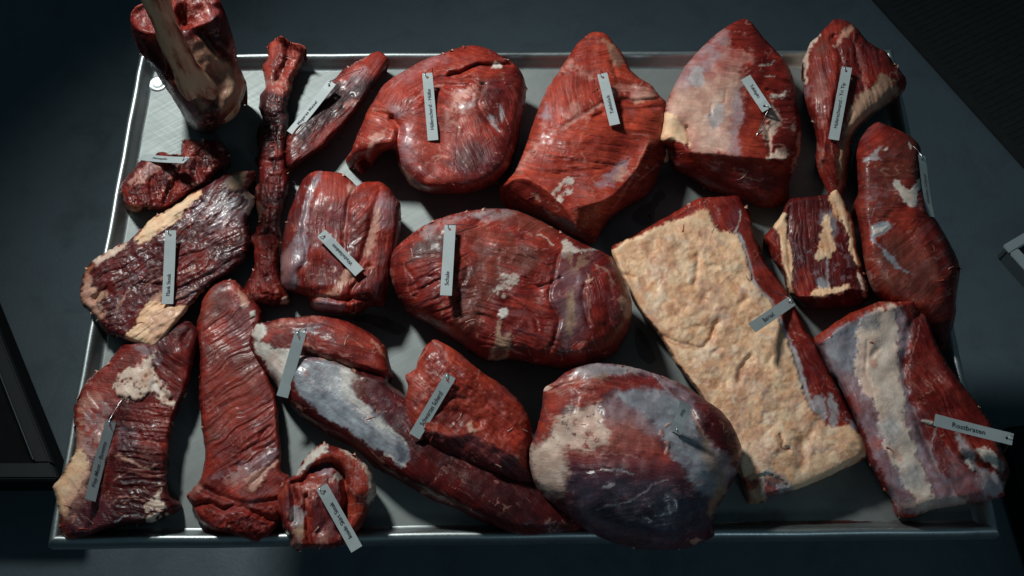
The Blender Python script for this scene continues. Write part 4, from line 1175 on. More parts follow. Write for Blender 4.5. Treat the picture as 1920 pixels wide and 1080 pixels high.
# --- strip loin with the big fat cap
KFAT = [(1152, 474), (1240, 428), (1326, 400), (1345, 438), (1396, 486), (1440, 572), (1500, 720), (1560, 806), (1628, 848), (1487, 915), (1395, 890), (1305, 733), (1250, 656), (1188, 570)]
meat('beef_cut', 'large slab of loin wearing a thick lumpy cream fat cap, right of centre', [
    (1310, 372, .06), (1345, 369, .06), (1375, 367, .06), (1388, 370, .056), (1396, 382), (1405, 397), (1417, 445), (1425, 462), (1433, 487), (1450, 511), (1467, 533), (1478, 551), (1497, 588), (1508, 616), (1523, 634), (1541, 666), (1563, 711), (1591, 767), (1613, 810), (1632, 846, .03), (1627, 858, .025),
    (1580, 880, .02), (1530, 904, .018), (1487, 920, .014), (1441, 932, .012), (1435, 941, .006), (1405, 946, .004), (1397, 930, .01), (1389, 897, .012), (1376, 862, .01), (1352, 822, .012), (1330, 775, .02), (1306, 731, .03), (1271, 690, .032), (1252, 655, .034), (1230, 622, .036), (1212, 600, .038), (1190, 570, .04), (1175, 537, .042), (1162, 512, .044), (1152, 486, .046),
    (1147, 475, .05), (1150, 459, .05), (1187, 442, .05), (1222, 422, .052), (1262, 400, .054), (1290, 382, .058)],
    T=.078, base='red', k=.6, rag=1.0, flat=.30, soft=2, fib_angle=60,
    ridges=[[(1382, 400, .05), (1408, 470, .052), (1445, 545, .052), (1490, 640, .052), (1520, 720, .05), (1560, 790, .05)]],
    bumps=[(1595, 835, 40, .006), (1450, 850, 60, .006), (1500, 830, 16, -.008), (1200, 500, 40, -.004)],
    parts=[('fat_cap', [(1146, 468), (1187, 446), (1240, 424), (1292, 404), (1328, 394), (1336, 420), (1352, 434), (1376, 438), (1401, 483), (1413, 535), (1447, 569), (1464, 615), (1487, 667), (1501, 713), (1516, 764), (1556, 799), (1590, 799), (1613, 815), (1634, 848), (1580, 882), (1487, 921), (1470, 900), (1440, 885), (1420, 890), (1392, 895), (1350, 825), (1305, 733), (1250, 656), (1188, 570), (1150, 486)], 3)],
    patches=[('deep', [(1400, 400), (1420, 470), (1480, 560), (1520, 640), (1600, 800), (1560, 760), (1490, 640), (1430, 520), (1395, 430)], dict(f=14, a=.35)),
             ('silver', [(1376, 438), (1392, 446), (1408, 490), (1420, 538), (1450, 566), (1472, 615), (1496, 668), (1510, 715), (1526, 765), (1514, 764), (1498, 713), (1484, 667), (1461, 615), (1444, 569), (1410, 536), (1398, 484)], dict(f=3, w=2)),
             ('fat', [(1146, 468), (1187, 446), (1240, 424), (1292, 404), (1328, 394), (1336, 420), (1352, 434), (1376, 438), (1401, 483), (1413, 535), (1447, 569), (1464, 615), (1487, 667), (1501, 713), (1516, 764), (1556, 799), (1590, 799), (1613, 815), (1634, 848), (1580, 882), (1487, 921), (1470, 900), (1440, 885), (1420, 890), (1392, 895), (1350, 825), (1305, 733), (1250, 656), (1188, 570), (1150, 486)], dict(f=5, w=3, h=4)),
             ('purple', [(1380, 385), (1388, 395), (1385, 432), (1372, 432), (1365, 400)], dict(f=6, a=.7)),
             ('silver', [(1518, 758), (1540, 740), (1548, 790), (1560, 802), (1540, 790), (1522, 770)], dict(f=4, a=.8)), ('silver', [(1552, 740), (1566, 748), (1575, 790), (1560, 800), (1552, 775)], dict(f=4, a=.8)), ('blue', [(1585, 775), (1600, 795), (1612, 815), (1596, 806)], dict(f=3, a=.8)),
             ('tan', [(1398, 900), (1420, 885), (1440, 890), (1436, 940), (1406, 944)], dict(f=4, a=.9)),
             ('red', [(1398, 895), (1415, 905), (1428, 900), (1415, 922), (1402, 915)], dict(f=4, a=.8)),
             ('silver', [(1430, 888), (1450, 885), (1475, 900), (1486, 918), (1460, 925), (1432, 928)], dict(f=4)),
             ('purple', [(1433, 898), (1450, 892), (1464, 905), (1450, 912), (1435, 908)], dict(f=4, a=.9)), ('bright', [(1434, 912), (1450, 908), (1462, 922), (1440, 930)], dict(f=4, a=.9))],
    disp=[(.0032, 26, [(1160, 480), (1320, 405), (1395, 480), (1500, 720), (1615, 840), (1440, 880), (1310, 720)], 'fbm'), (.0008, 12, [(1155, 480), (1320, 405), (1400, 490), (1510, 740), (1620, 840), (1440, 890), (1310, 720)], 'billow')],
    creases=[([(1240, 630), (1275, 645), (1310, 652), (1330, 635), (1345, 605)], .008, 5), ([(1300, 535), (1310, 500), (1308, 480)], .007, 6), ([(1385, 715), (1392, 690), (1408, 670)], .010, 6), ([(1385, 570), (1400, 560)], .006, 7), ([(1335, 665), (1350, 655)], .005, 5), ([(1320, 560), (1322, 550)], .005, 6), ([(1440, 680), (1446, 670)], .006, 6), ([(1462, 815), (1466, 835), (1478, 842)], .008, 5), ([(1295, 610), (1315, 612)], .004, 4), ([(1502, 880), (1506, 850), (1520, 815), (1532, 795)], .006, 9), ([(1165, 515), (1188, 520)], .005, 4), ([(1330, 500), (1345, 498)], .005, 4)],
    lines=[('deep', [(1462, 815), (1466, 835), (1478, 842)], 4, .8, 0), ('orange', [(1300, 540), (1306, 520)], 7, .5, 0), ('orange', [(1240, 632), (1275, 648), (1310, 654)], 4, .5, 0), ('orange', [(1345, 600), (1330, 635)], 6, .5, 0), ('orange', [(1385, 712), (1395, 690)], 6, .5, 0), ('orange', [(1205, 525), (1220, 515)], 12, .4, 0), ('orange', [(1385, 565), (1400, 558)], 6, .5, 0), ('orange', [(1275, 715), (1315, 730)], 12, .4, 0), ('white', [(1388, 395), (1385, 420), (1375, 435)], 2.5, .7), ('orange', [(1500, 870), (1508, 845)], 8, .35, 0), ('orange', [(1590, 845), (1620, 850)], 12, .4, 0)],
    over=[('white', 30, .54, .40, KFAT), ('pfat', 24, .52, .55, KFAT), ('orange', 20, .55, .45, KFAT), ('orange', 10, .64, .35, KFAT), ('rose', 7, .74, .4, KFAT)])

# --- rib roast
meat('beef_cut', 'broad rib cut with a pale sinewy band, at the near right corner', [
    (1716, 557, .085), (1680, 565, .08), (1650, 565, .075), (1625, 575, .07), (1595, 587, .066), (1570, 602, .062), (1550, 617, .058), (1526, 635, .052), (1538, 661, .048), (1556, 701, .045), (1568, 712, .044), (1582, 742, .042), (1602, 785, .04), (1618, 830, .038), (1627, 866, .034), (1652, 911, .02), (1669, 932, .012), (1680, 967, .006), (1704, 971, .005), (1718, 970, .006),
    (1750, 955, .008), (1810, 946, .01), (1880, 932, .02), (1883, 915, .04), (1893, 885, .06), (1885, 860, .07), (1870, 826, .075), (1855, 790, .078), (1830, 754, .08), (1800, 715, .08), (1776, 680, .08), (1757, 645, .08), (1741, 602, .082), (1727, 563, .084)],
    T=.112, base='red', k=.55, rag=1.0, flat=.7, soft=2, fib_angle=70,
    ridges=[[(1540, 642, .072), (1580, 612, .09), (1625, 590, .10), (1680, 574, .102), (1715, 565, .098)]],
    bumps=[(1640, 750, 30, .006), (1790, 720, 30, .012), (1700, 680, 20, -.006)],
    fibres=[([(1690, 680), (1790, 690), (1880, 850), (1800, 900), (1700, 760)], 55, .004, 6, 10), ([(1535, 640), (1600, 600), (1700, 900), (1680, 960)], 70, .0016, 8)],
    creases=[([(1695, 575), (1710, 600), (1700, 640), (1695, 700), (1720, 790), (1760, 880), (1800, 940)], .007, 7), ([(1720, 600), (1735, 570)], .008, 8), ([(1820, 820), (1850, 870), (1870, 920)], .008, 6), ([(1628, 640), (1624, 700), (1632, 720)], .003, 3), ([(1740, 700), (1790, 760), (1830, 800)], .006, 5), ([(1635, 670), (1645, 655)], .004, 6)],
    parts=[('fat_band', [(1640, 580), (1675, 570), (1680, 600), (1682, 640), (1690, 690), (1692, 740), (1700, 790), (1715, 840), (1735, 890), (1750, 940), (1720, 950), (1690, 900), (1665, 850), (1650, 790), (1628, 740), (1610, 700), (1606, 660), (1612, 610)], 7)],
    patches=[('lilac', [(1534, 640), (1575, 612), (1640, 582), (1680, 572), (1700, 620), (1695, 700), (1720, 790), (1770, 890), (1790, 940), (1700, 966), (1668, 925), (1610, 790), (1560, 705)], dict(f=4)),
             ('blue', [(1550, 640), (1600, 605), (1612, 640), (1605, 690), (1590, 700), (1560, 680)], dict(f=10, a=.75)),
             ('purple', [(1540, 660), (1560, 700), (1600, 775), (1620, 830), (1640, 880), (1625, 830), (1585, 745)], dict(f=8, a=.7)),
             ('rose', [(1580, 735), (1600, 740), (1618, 770), (1600, 770)], dict(f=8, a=.7)), ('rose', [(1634, 822), (1650, 818), (1655, 840), (1640, 838)], dict(f=6, a=.7)),
             ('pale', [(1640, 580), (1675, 570), (1680, 600), (1682, 640), (1690, 690), (1692, 740), (1700, 790), (1715, 840), (1735, 890), (1750, 940), (1720, 950), (1690, 900), (1665, 850), (1650, 790), (1628, 740), (1610, 700), (1606, 660), (1612, 610)], dict(f=6, w=8, h=1.5)),
             ('white', [(1650, 600), (1676, 590), (1684, 660), (1692, 750), (1716, 850), (1740, 925), (1712, 930), (1680, 850), (1655, 760), (1640, 680)], dict(f=18, a=.45, w=10)),
             ('blue', [(1650, 790), (1680, 780), (1690, 820), (1670, 835), (1655, 820)], dict(f=10, a=.55)), ('blue', [(1675, 880), (1720, 870), (1735, 910), (1690, 915)], dict(f=14, a=.55)),
             ('blue', [(1610, 592), (1640, 585), (1645, 610), (1625, 620), (1610, 612)], dict(f=6, a=.7)),
             ('pfat', [(1630, 675), (1645, 670), (1648, 690), (1632, 692)], dict(f=4, a=.9)), ('pfat', [(1670, 840), (1690, 850), (1690, 865), (1676, 860)], dict(f=4, a=.7)),
             ('lilac', [(1685, 575), (1712, 610), (1700, 660), (1688, 720), (1683, 640)], dict(f=6, a=.7)),
             ('deep', [(1700, 580), (1718, 565), (1735, 610), (1715, 640), (1700, 610)], dict(f=8, a=.7)),
             ('deep', [(1705, 680), (1760, 660), (1800, 720), (1850, 790), (1870, 830), (1800, 790), (1720, 760)], dict(f=18, a=.45)),
             ('purple', [(1700, 740), (1730, 780), (1790, 880), (1800, 930), (1760, 880), (1715, 800)], dict(f=10, a=.55)),
             ('lilac', [(1780, 850), (1820, 880), (1860, 930), (1810, 944), (1790, 920)], dict(f=12, a=.6)),
             ('silver', [(1795, 815), (1815, 830), (1830, 870), (1870, 890), (1882, 920), (1860, 935), (1830, 890), (1805, 850)], dict(f=5, a=.8)),
             ('white', [(1830, 845), (1855, 845), (1885, 870), (1880, 885), (1860, 868), (1838, 862)], dict(f=3, w=4, h=1.5)), ('white', [(1815, 850), (1825, 870), (1830, 885), (1818, 880)], dict(f=3, h=2)),
             ('bright', [(1812, 812), (1826, 832), (1822, 845), (1812, 830)], dict(f=3, a=.8)),
             ('bright', [(1526, 636), (1570, 600), (1650, 564), (1716, 556), (1700, 570), (1640, 580), (1575, 612), (1538, 644)], dict(f=3, a=.8)),
             ('dark', [(1870, 828), (1892, 885), (1884, 915), (1872, 880)], dict(f=6, a=.8)),
             ('white', [(1727, 788), (1735, 786), (1752, 792), (1748, 796), (1738, 795)], dict(f=2, w=1, h=3)), ('pale', [(1690, 940), (1750, 935), (1800, 930), (1810, 945), (1720, 962)], dict(f=8, a=.6))],
    lines=[('white', [(1632, 610), (1626, 650), (1626, 700)], 2.5, .5), ('silver', [(1755, 800), (1745, 840), (1752, 870), (1760, 890)], 4, .5), ('pink', [(1700, 700), (1712, 660), (1725, 610)], 3, .5)], mottled=[('pale', 11, .60, .5, [(1560, 640), (1640, 600), (1760, 920), (1690, 940)])])

# --- topside, in the middle
meat('beef_cut', 'largest oval red joint with torn sinew flaps, lying in the centre of the table', [
    (730, 517), (732, 492), (738, 469), (770, 440), (810, 415), (860, 399), (913, 391), (960, 393), (1000, 407), (1047, 432), (1093, 457), (1127, 471), (1148, 484), (1168, 521), (1183, 560), (1185, 588), (1177, 623), (1157, 660, .02), (1117, 683, .01), (1060, 693, .006), (1000, 684, .005), (953, 675, .005), (913, 678, .006), (887, 664, .008), (843, 634, .012), (803, 608, .018), (767, 588, .026), (746, 560, .038)],
    T=.155, base='red', shreds=26, k=.95, rag=.9, flat=.9, fib_angle=-25,
    bumps=[(820, 500, 50, .008), (1100, 560, 40, -.004)],
    fibres=[([(740, 480), (880, 470), (900, 560), (860, 640), (760, 580)], -18, .0045, 9, 4), ([(870, 430), (1030, 440), (1020, 560), (900, 540)], 14, .0032, 6, 9), ([(880, 540), (1040, 560), (1060, 680), (900, 660)], 18, .0045, 8, 6), ([(1090, 500), (1180, 540), (1180, 640), (1100, 680)], 75, .0025, 7, 8)],
    creases=[([(765, 540), (790, 525), (820, 515)], .004, 3.5), ([(775, 555), (800, 535), (825, 525)], .004, 3.5), ([(758, 500), (775, 520), (790, 560)], .004, 4), ([(940, 470), (990, 485), (1030, 500)], .004, 4), ([(955, 560), (1000, 590), (1010, 620)], .005, 4), ([(985, 520), (1010, 540), (1050, 520)], .006, 4), ([(900, 590), (960, 612), (1010, 650)], .004, 4),
             ([(1050, 470), (1035, 530), (1030, 560), (1048, 600), (1030, 660)], .006, 4), ([(1095, 540), (1092, 560), (1105, 610)], .006, 5), ([(862, 480), (878, 500), (868, 530), (850, 570)], .005, 6)],
    patches=[('brown', [(770, 470), (805, 440), (870, 425), (920, 430), (1000, 470), (1020, 490), (990, 510), (930, 480), (900, 500), (890, 470), (860, 440), (820, 470), (775, 490)], dict(f=16, a=.65)),
             ('dark', [(768, 468), (800, 450), (830, 448), (828, 470), (790, 485)], dict(f=8, a=.7)),
             ('brown', [(860, 500), (895, 490), (950, 500), (930, 560), (880, 620), (850, 610), (862, 550)], dict(f=22, a=.6)),
             ('dark', [(868, 505), (885, 500), (885, 520), (870, 560), (860, 590), (858, 540)], dict(f=12, a=.6)),
             ('silver', [(795, 430), (860, 400), (915, 392), (965, 400), (930, 408), (880, 412), (830, 430), (800, 445)], dict(f=8, a=.6, br=.40)),
             ('brown', [(910, 395), (985, 402), (1040, 430), (1010, 445), (960, 420)], dict(f=14, a=.6)),
             ('rose', [(815, 425), (870, 405), (885, 415), (850, 432), (820, 440)], dict(f=8, a=.7)),
             ('bright', [(895, 430), (930, 440), (960, 462), (920, 462), (895, 450)], dict(f=12, a=.6)), ('bright', [(980, 425), (1030, 440), (1050, 460), (1010, 465)], dict(f=12, a=.6)), ('bright', [(850, 455), (878, 460), (878, 490), (860, 500)], dict(f=8, a=.6)),
             ('white', [(1045, 448), (1060, 450), (1075, 462), (1120, 470), (1090, 474), (1070, 478), (1056, 488), (1050, 478), (1055, 465)], dict(f=3, w=6, a=.9)),
             ('purple', [(1050, 478), (1085, 470), (1130, 475), (1115, 500), (1095, 530), (1092, 560), (1108, 610), (1095, 640), (1060, 660), (1045, 655), (1052, 600), (1030, 560), (1035, 530), (1048, 500)], dict(f=5, a=.7)),
             ('lilac', [(1050, 500), (1080, 500), (1090, 540), (1085, 610), (1060, 650), (1052, 610), (1045, 560)], dict(f=14, a=.35)),
             ('tan', [(1062, 480), (1110, 480), (1095, 500), (1070, 510)], dict(f=8, a=.6, br=.46)),
             ('tan', [(1065, 550), (1076, 545), (1078, 600), (1070, 632), (1062, 625), (1060, 590)], dict(f=5, a=.8)),
             ('pfat', [(1098, 525), (1105, 518), (1112, 524), (1100, 535)], dict(f=3, h=2)),
             ('pfat', [(1158, 560), (1172, 556), (1184, 575), (1180, 600), (1170, 590)], dict(f=4, a=.8)),
             ('white', [(923, 548), (935, 525), (945, 518), (970, 515), (964, 530), (948, 545), (950, 556), (935, 556)], dict(f=4, w=6, h=.8, a=.8, br=.44)),
             ('white', [(934, 590), (940, 578), (952, 580), (950, 592), (940, 596)], dict(f=2.5, w=3, h=2)),
             ('tan', [(932, 612), (938, 600), (944, 625), (958, 622), (958, 640), (948, 670), (920, 676), (914, 672), (926, 645)], dict(f=2.5, w=3, h=1.5, a=.9)), ('deep', [(938, 605), (948, 612), (948, 628), (938, 625)], dict(f=3)), ('deep', [(930, 650), (945, 648), (944, 664), (926, 670)], dict(f=3, a=.7)),
             ('deep', [(960, 580), (1030, 590), (1040, 650), (980, 670), (950, 640)], dict(f=24, a=.55)), ('deep', [(1110, 560), (1170, 600), (1170, 640), (1110, 680), (1100, 640)], dict(f=20, a=.5)), ('deep', [(880, 590), (930, 600), (900, 660), (860, 640)], dict(f=20, a=.45)),
             ('pink', [(733, 500), (738, 545), (760, 580), (790, 600), (750, 570), (730, 530)], dict(f=4, a=.5))],
    lines=[('white', [(1010, 440), (1030, 450), (1040, 458)], 3, .8), ('pink', [(938, 480), (935, 500), (938, 520)], 3, .5), ('pink', [(756, 490), (765, 530), (770, 560)], 2.5, .4), ('pink', [(1100, 550), (1105, 590), (1112, 615)], 4, .4), ('pfat', [(1118, 497), (1140, 510), (1150, 530)], 4, .5)],
    mottled=[('deep', 20, .60, .45, None)])

# --- heel of shank muscle
meat('beef_cut', 'blocky two lobed muscle with lilac sinew down its left side, left of largest joint', [
    (595, 320, .07), (580, 326), (567, 338), (556, 361), (547, 386), (537, 415), (530, 445), (526, 471), (526, 505), (527, 532), (537, 545), (555, 551), (576, 556, .02), (582, 574, .008), (590, 582, .004), (630, 587, .003), (674, 587, .003), (692, 576, .005), (720, 574, .008), (727, 552, .02), (737, 508), (748, 455), (752, 418), (751, 384), (740, 368), (730, 353), (715, 342), (698, 340, .072), (681, 342, .07), (669, 349, .066), (658, 338, .07), (643, 326, .074), (624, 322, .074), (607, 321, .073)],
    T=.098, base='red', k=.9, rag=.9, flat=.75, fib_angle=95,
    bumps=[(620, 370, 34, .005), (700, 400, 34, .006), (600, 510, 30, -.010), (540, 500, 20, .006)],
    fibres=[([(655, 360), (715, 345), (735, 420), (650, 470)], -48, .0035, 6, 8), (None, 92, .002, 7)],
    creases=[([(668, 350), (655, 372), (648, 410), (645, 460), (648, 500)], .008, 4), ([(605, 322), (585, 365), (575, 400), (570, 440), (575, 480)], .007, 5), ([(712, 355), (700, 400), (690, 440), (680, 480), (660, 520)], .008, 6), ([(575, 490), (562, 520), (575, 545), (620, 548)], .008, 7), ([(588, 556), (640, 562), (690, 560)], .012, 6), ([(690, 500), (660, 545), (650, 580)], .008, 6)],
    patches=[('rose', [(610, 328), (645, 330), (658, 355), (648, 390), (610, 400), (590, 375)], dict(f=14, a=.55)),
             ('bright', [(672, 352), (698, 342), (718, 345), (700, 385), (665, 400), (655, 380)], dict(f=12, a=.5)),
             ('pink', [(648, 350), (660, 345), (672, 348), (665, 360), (652, 362)], dict(f=4, a=.9, h=1.5)),
             ('deep', [(567, 340), (585, 330), (580, 360), (565, 400), (550, 420), (545, 395)], dict(f=8, a=.75)),
             ('lilac', [(600, 322), (606, 324), (590, 360), (582, 390), (578, 420), (575, 480), (585, 490), (560, 505), (555, 540), (530, 535), (527, 480), (540, 462), (560, 430), (568, 400), (575, 365), (585, 340)], dict(f=4, w=4)),
             ('silver', [(590, 340), (584, 355), (578, 368), (576, 352)], dict(f=3, a=.8)),
             ('pink', [(526, 500), (532, 470), (545, 470), (535, 530)], dict(f=8, a=.5)),
             ('red', [(534, 425), (548, 420), (555, 440), (542, 460), (533, 455)], dict(f=6, a=.9)),
             ('purple', [(580, 390), (640, 380), (648, 400), (640, 430), (590, 420)], dict(f=14, a=.55)),
             ('deep', [(565, 515), (580, 495), (615, 490), (640, 500), (630, 530), (595, 545), (572, 535)], dict(f=8, a=.75)),
             ('lilac', [(700, 395), (710, 365), (735, 375), (740, 400), (728, 430), (712, 420)], dict(f=10, a=.55)),
             ('pfat', [(706, 385), (700, 420), (692, 450), (682, 480), (694, 478), (706, 440), (712, 400)], dict(f=5, a=.65)),
             ('deep', [(660, 420), (690, 400), (690, 450), (670, 490), (650, 480)], dict(f=12, a=.7)),
             ('deep', [(700, 500), (745, 460), (730, 560), (690, 575), (660, 560), (675, 520)], dict(f=10, a=.75)),
             ('pfat', [(640, 510), (655, 500), (668, 510), (648, 535), (625, 555), (600, 560), (592, 555), (630, 540)], dict(f=5, a=.75)),
             ('bright', [(590, 545), (625, 540), (605, 555), (590, 555)], dict(f=6, a=.8)),
             ('lilac', [(582, 572), (600, 562), (640, 568), (650, 582), (600, 584)], dict(f=4, a=.8)), ('pink', [(582, 574), (592, 566), (596, 582)], dict(f=3, a=.7))],
    lines=[('pink', [(648, 410), (646, 450), (648, 490)], 3, .5), ('pfat', [(655, 530), (665, 510), (700, 500)], 4, .5), ('pink', [(588, 345), (578, 400), (572, 440)], 3, .5)], mottled=[('rose', 12, .62, .5, None)])
# --- flap meat, near left corner (under the flank)
meat('beef_cut', 'coarse grained flap with pale frayed fat, at the near left corner', [
    (352, 600, .035), (370, 617, .03), (371, 640, .03), (365, 670, .03), (357, 707, .03), (349, 732, .03), (332, 775, .028), (325, 790, .028), (320, 822, .028), (317, 860, .026), (316, 900, .022), (318, 928, .018), (342, 945, .006), (330, 962, .004), (310, 970, .004), (285, 980, .004), (242, 986, .004), (187, 998, .005), (138, 1015, .014), (122, 1010, .02), (112, 985), (109, 955), (100, 912), (115, 892), (130, 861), (142, 846), (141, 817), (138, 785), (140, 760), (148, 740), (160, 720), (177, 700), (199, 685), (212, 667), (227, 647, .025), (243, 642, .02), (270, 625, .012), (310, 608, .012), (335, 598, .02)],
    T=.060, base='deep', shreds=54, k=.9, rag=2.2, flat=.48, fib_angle=8,
    bumps=[(270, 860, 40, .010), (330, 660, 22, .008), (210, 800, 25, -.006)],
    fibres=[([(225, 760), (330, 740), (322, 960), (210, 985)], 6, .0085, 11, 8), ([(280, 640), (370, 610), (360, 720), (290, 760)], 40, .004, 8, 5), (None, 60, .003, 9, 4)],
    creases=[([(212, 790), (205, 850), (190, 930), (170, 990)], .010, 8), ([(285, 690), (300, 730), (335, 765)], .008, 6), ([(345, 640), (355, 620)], .008, 6), ([(290, 720), (262, 755), (225, 745)], .006, 5)],
    parts=[('fat_fringe', [(100, 912), (115, 892), (130, 861), (146, 842), (165, 862), (160, 890), (150, 925), (128, 960), (108, 958)], 5)],
    patches=[('rose', [(142, 760), (165, 720), (215, 670), (245, 690), (225, 740), (215, 800), (195, 850), (150, 845), (140, 800)], dict(f=16, a=.85)),
             ('pfat', [(140, 770), (170, 740), (200, 760), (205, 800), (185, 850), (150, 860), (140, 820)], dict(f=16, a=.55, br=.42)),
             ('lilac', [(160, 780), (205, 745), (215, 790), (195, 850), (165, 870)], dict(f=12, a=.5, br=.4)),
             ('red', [(215, 665), (240, 645), (290, 650), (280, 690), (235, 720), (190, 720)], dict(f=10, a=.7)),
             ('red', [(290, 700), (330, 660), (368, 620), (364, 670), (350, 730), (320, 750)], dict(f=12, a=.6)),
             ('lilac', [(250, 645), (285, 655), (300, 675), (285, 680), (262, 660)], dict(f=7, a=.55)),
             ('red', [(240, 770), (322, 740), (325, 790), (318, 850), (290, 850), (250, 820)], dict(f=14, a=.75)),
             ('pale', [(215, 720), (232, 695), (256, 685), (290, 665), (288, 685), (300, 720), (330, 760), (318, 764), (290, 740), (262, 748), (225, 742)], dict(f=4, w=8, h=2, br=.30)),
             ('orange', [(262, 700), (280, 690), (278, 720), (265, 725)], dict(f=6, a=.4)),
             ('bright', [(258, 672), (272, 672), (266, 690), (256, 686)], dict(f=4, a=.7)),
             ('white', [(284, 705), (292, 715), (305, 740), (292, 738), (284, 722)], dict(f=3, a=.8)),
             ('fat', [(100, 912), (115, 892), (130, 861), (146, 842), (165, 862), (160, 890), (150, 925), (128, 960), (108, 958)], dict(f=8, w=6, h=2)),
             ('pfat', [(125, 930), (150, 900), (165, 880), (160, 930), (140, 970), (120, 970)], dict(f=12, a=.7)),
             ('purple', [(140, 940), (180, 920), (215, 950), (190, 995), (140, 1012), (120, 985)], dict(f=14, a=.75)),
             ('dark', [(215, 770), (245, 780), (250, 850), (220, 940), (190, 990), (250, 985), (300, 970), (270, 900), (235, 880)], dict(f=18, a=.55)),
             ('lilac', [(222, 800), (255, 800), (260, 830), (240, 840), (225, 830)], dict(f=8, a=.6, br=.45)),
             ('pale', [(272, 950), (285, 930), (305, 910), (300, 940), (320, 960), (295, 978), (280, 975)], dict(f=4, w=8, br=.42, h=1)),
             ('bright', [(112, 965), (122, 985), (135, 1012), (122, 1012), (112, 990)], dict(f=4, a=.9))],
    lines=[('pfat', [(220, 855), (250, 865), (275, 878), (292, 872)], 5, .75), ('pink', [(215, 900), (245, 885), (275, 892), (310, 888)], 3, .6), ('pink', [(220, 875), (250, 880), (300, 870)], 2.5, .6), ('pink', [(205, 950), (230, 930), (270, 938)], 3, .6), ('silver', [(215, 980), (240, 965), (270, 968)], 3, .6), ('silver', [(230, 905), (260, 902), (300, 905)], 2.5, .5), ('orange', [(135, 980), (140, 965)], 3, .6), ('pink', [(250, 915), (280, 915), (312, 905)], 2.5, .5)],
    mottled=[('pink', 12, .60, .5, [(140, 770), (220, 700), (220, 800), (150, 860)])])

# --- outside skirt
meat('beef_cut', 'long red strip with diagonal grain and a folded near end, beside the flap', [
    (390, 538), (405, 530), (422, 525), (443, 527), (458, 545, .02), (488, 574, .012), (494, 596, .012), (486, 625, .012), (492, 660, .012), (508, 712, .015), (520, 744), (522, 790), (527, 842), (528, 882), (543, 893), (540, 930), (528, 965), (520, 985, .012), (505, 1008, .008), (492, 1012, .006), (480, 1020, .004), (462, 1012, .004), (449, 1009, .004), (425, 1002, .004), (402, 997, .004), (380, 985, .006), (370, 975, .008), (361, 950, .015), (350, 930, .02), (371, 905), (381, 879), (384, 842), (377, 790), (373, 728), (375, 677), (368, 615), (374, 588), (378, 560)],
    T=.050, base='red', shreds=26, k=.9, rag=1.4, flat=.38, fib_angle=-35,
    bumps=[(450, 960, 40, .012), (460, 900, 40, .004)],
    fibres=[([(375, 590), (480, 570), (500, 700), (525, 800), (525, 870), (385, 880), (378, 680)], -36, .0048, 7, 14)],
    creases=[([(372, 910), (410, 930), (470, 945), (540, 935)], .010, 6), ([(365, 950), (390, 945), (420, 955), (450, 950), (500, 972), (525, 975)], .012, 6), ([(505, 800), (480, 830), (440, 860)], .005, 5), ([(520, 830), (490, 852), (450, 875)], .004, 5), ([(470, 910), (500, 880), (522, 860)], .006, 4), ([(425, 970), (432, 990)], .006, 6), ([(470, 975), (475, 1005)], .006, 6), ([(480, 610), (492, 640)], .004, 4)],
    patches=[('brown', [(378, 560), (398, 540), (412, 550), (425, 580), (400, 600), (376, 600)], dict(f=14, a=.55)),
             ('brown', [(385, 650), (415, 640), (430, 660), (400, 680)], dict(f=16, a=.65)), ('brown', [(440, 660), (480, 650), (490, 690), (470, 730), (450, 700)], dict(f=16, a=.6)), ('brown', [(386, 810), (405, 800), (410, 820), (392, 835)], dict(f=10, a=.6)),
             ('bright', [(380, 540), (400, 540), (405, 575), (385, 590)], dict(f=14, a=.5)), ('bright', [(380, 690), (430, 680), (460, 740), (430, 800), (385, 790)], dict(f=22, a=.5)),
             ('purple', [(430, 600), (470, 590), (485, 620), (470, 650), (440, 640)], dict(f=18, a=.5)),
             ('lilac', [(400, 900), (440, 875), (500, 850), (520, 840), (518, 865), (480, 890), (430, 900)], dict(f=10, a=.55, br=.42)),
             ('pink', [(420, 895), (455, 880), (470, 892), (450, 915), (425, 910)], dict(f=8, a=.5, br=.42)),
             ('pfat', [(465, 905), (480, 885), (510, 862), (522, 858), (520, 872), (500, 890), (478, 918), (466, 920)], dict(f=4, a=.75, h=2)),
             ('pink', [(350, 930), (368, 908), (382, 905), (372, 925), (360, 940)], dict(f=5, a=.7)),
             ('red', [(365, 950), (400, 945), (500, 970), (520, 985), (480, 1018), (380, 985)], dict(f=8, a=.7)), ('deep', [(380, 930), (460, 940), (520, 930), (520, 965), (450, 948), (400, 945)], dict(f=10, a=.6)),
             ('white', [(467, 585), (478, 582), (480, 592), (470, 594)], dict(f=2, w=1, h=3)), ('pfat', [(448, 540), (460, 548), (466, 565), (458, 575), (450, 556)], dict(f=4, a=.7))],
    disp=[(.004, 16, [(365, 945), (520, 945), (520, 1010), (380, 990)], 'billow')], mottled=[('rose', 14, .64, .4, None), ('deep', 18, .60, .4, None)])

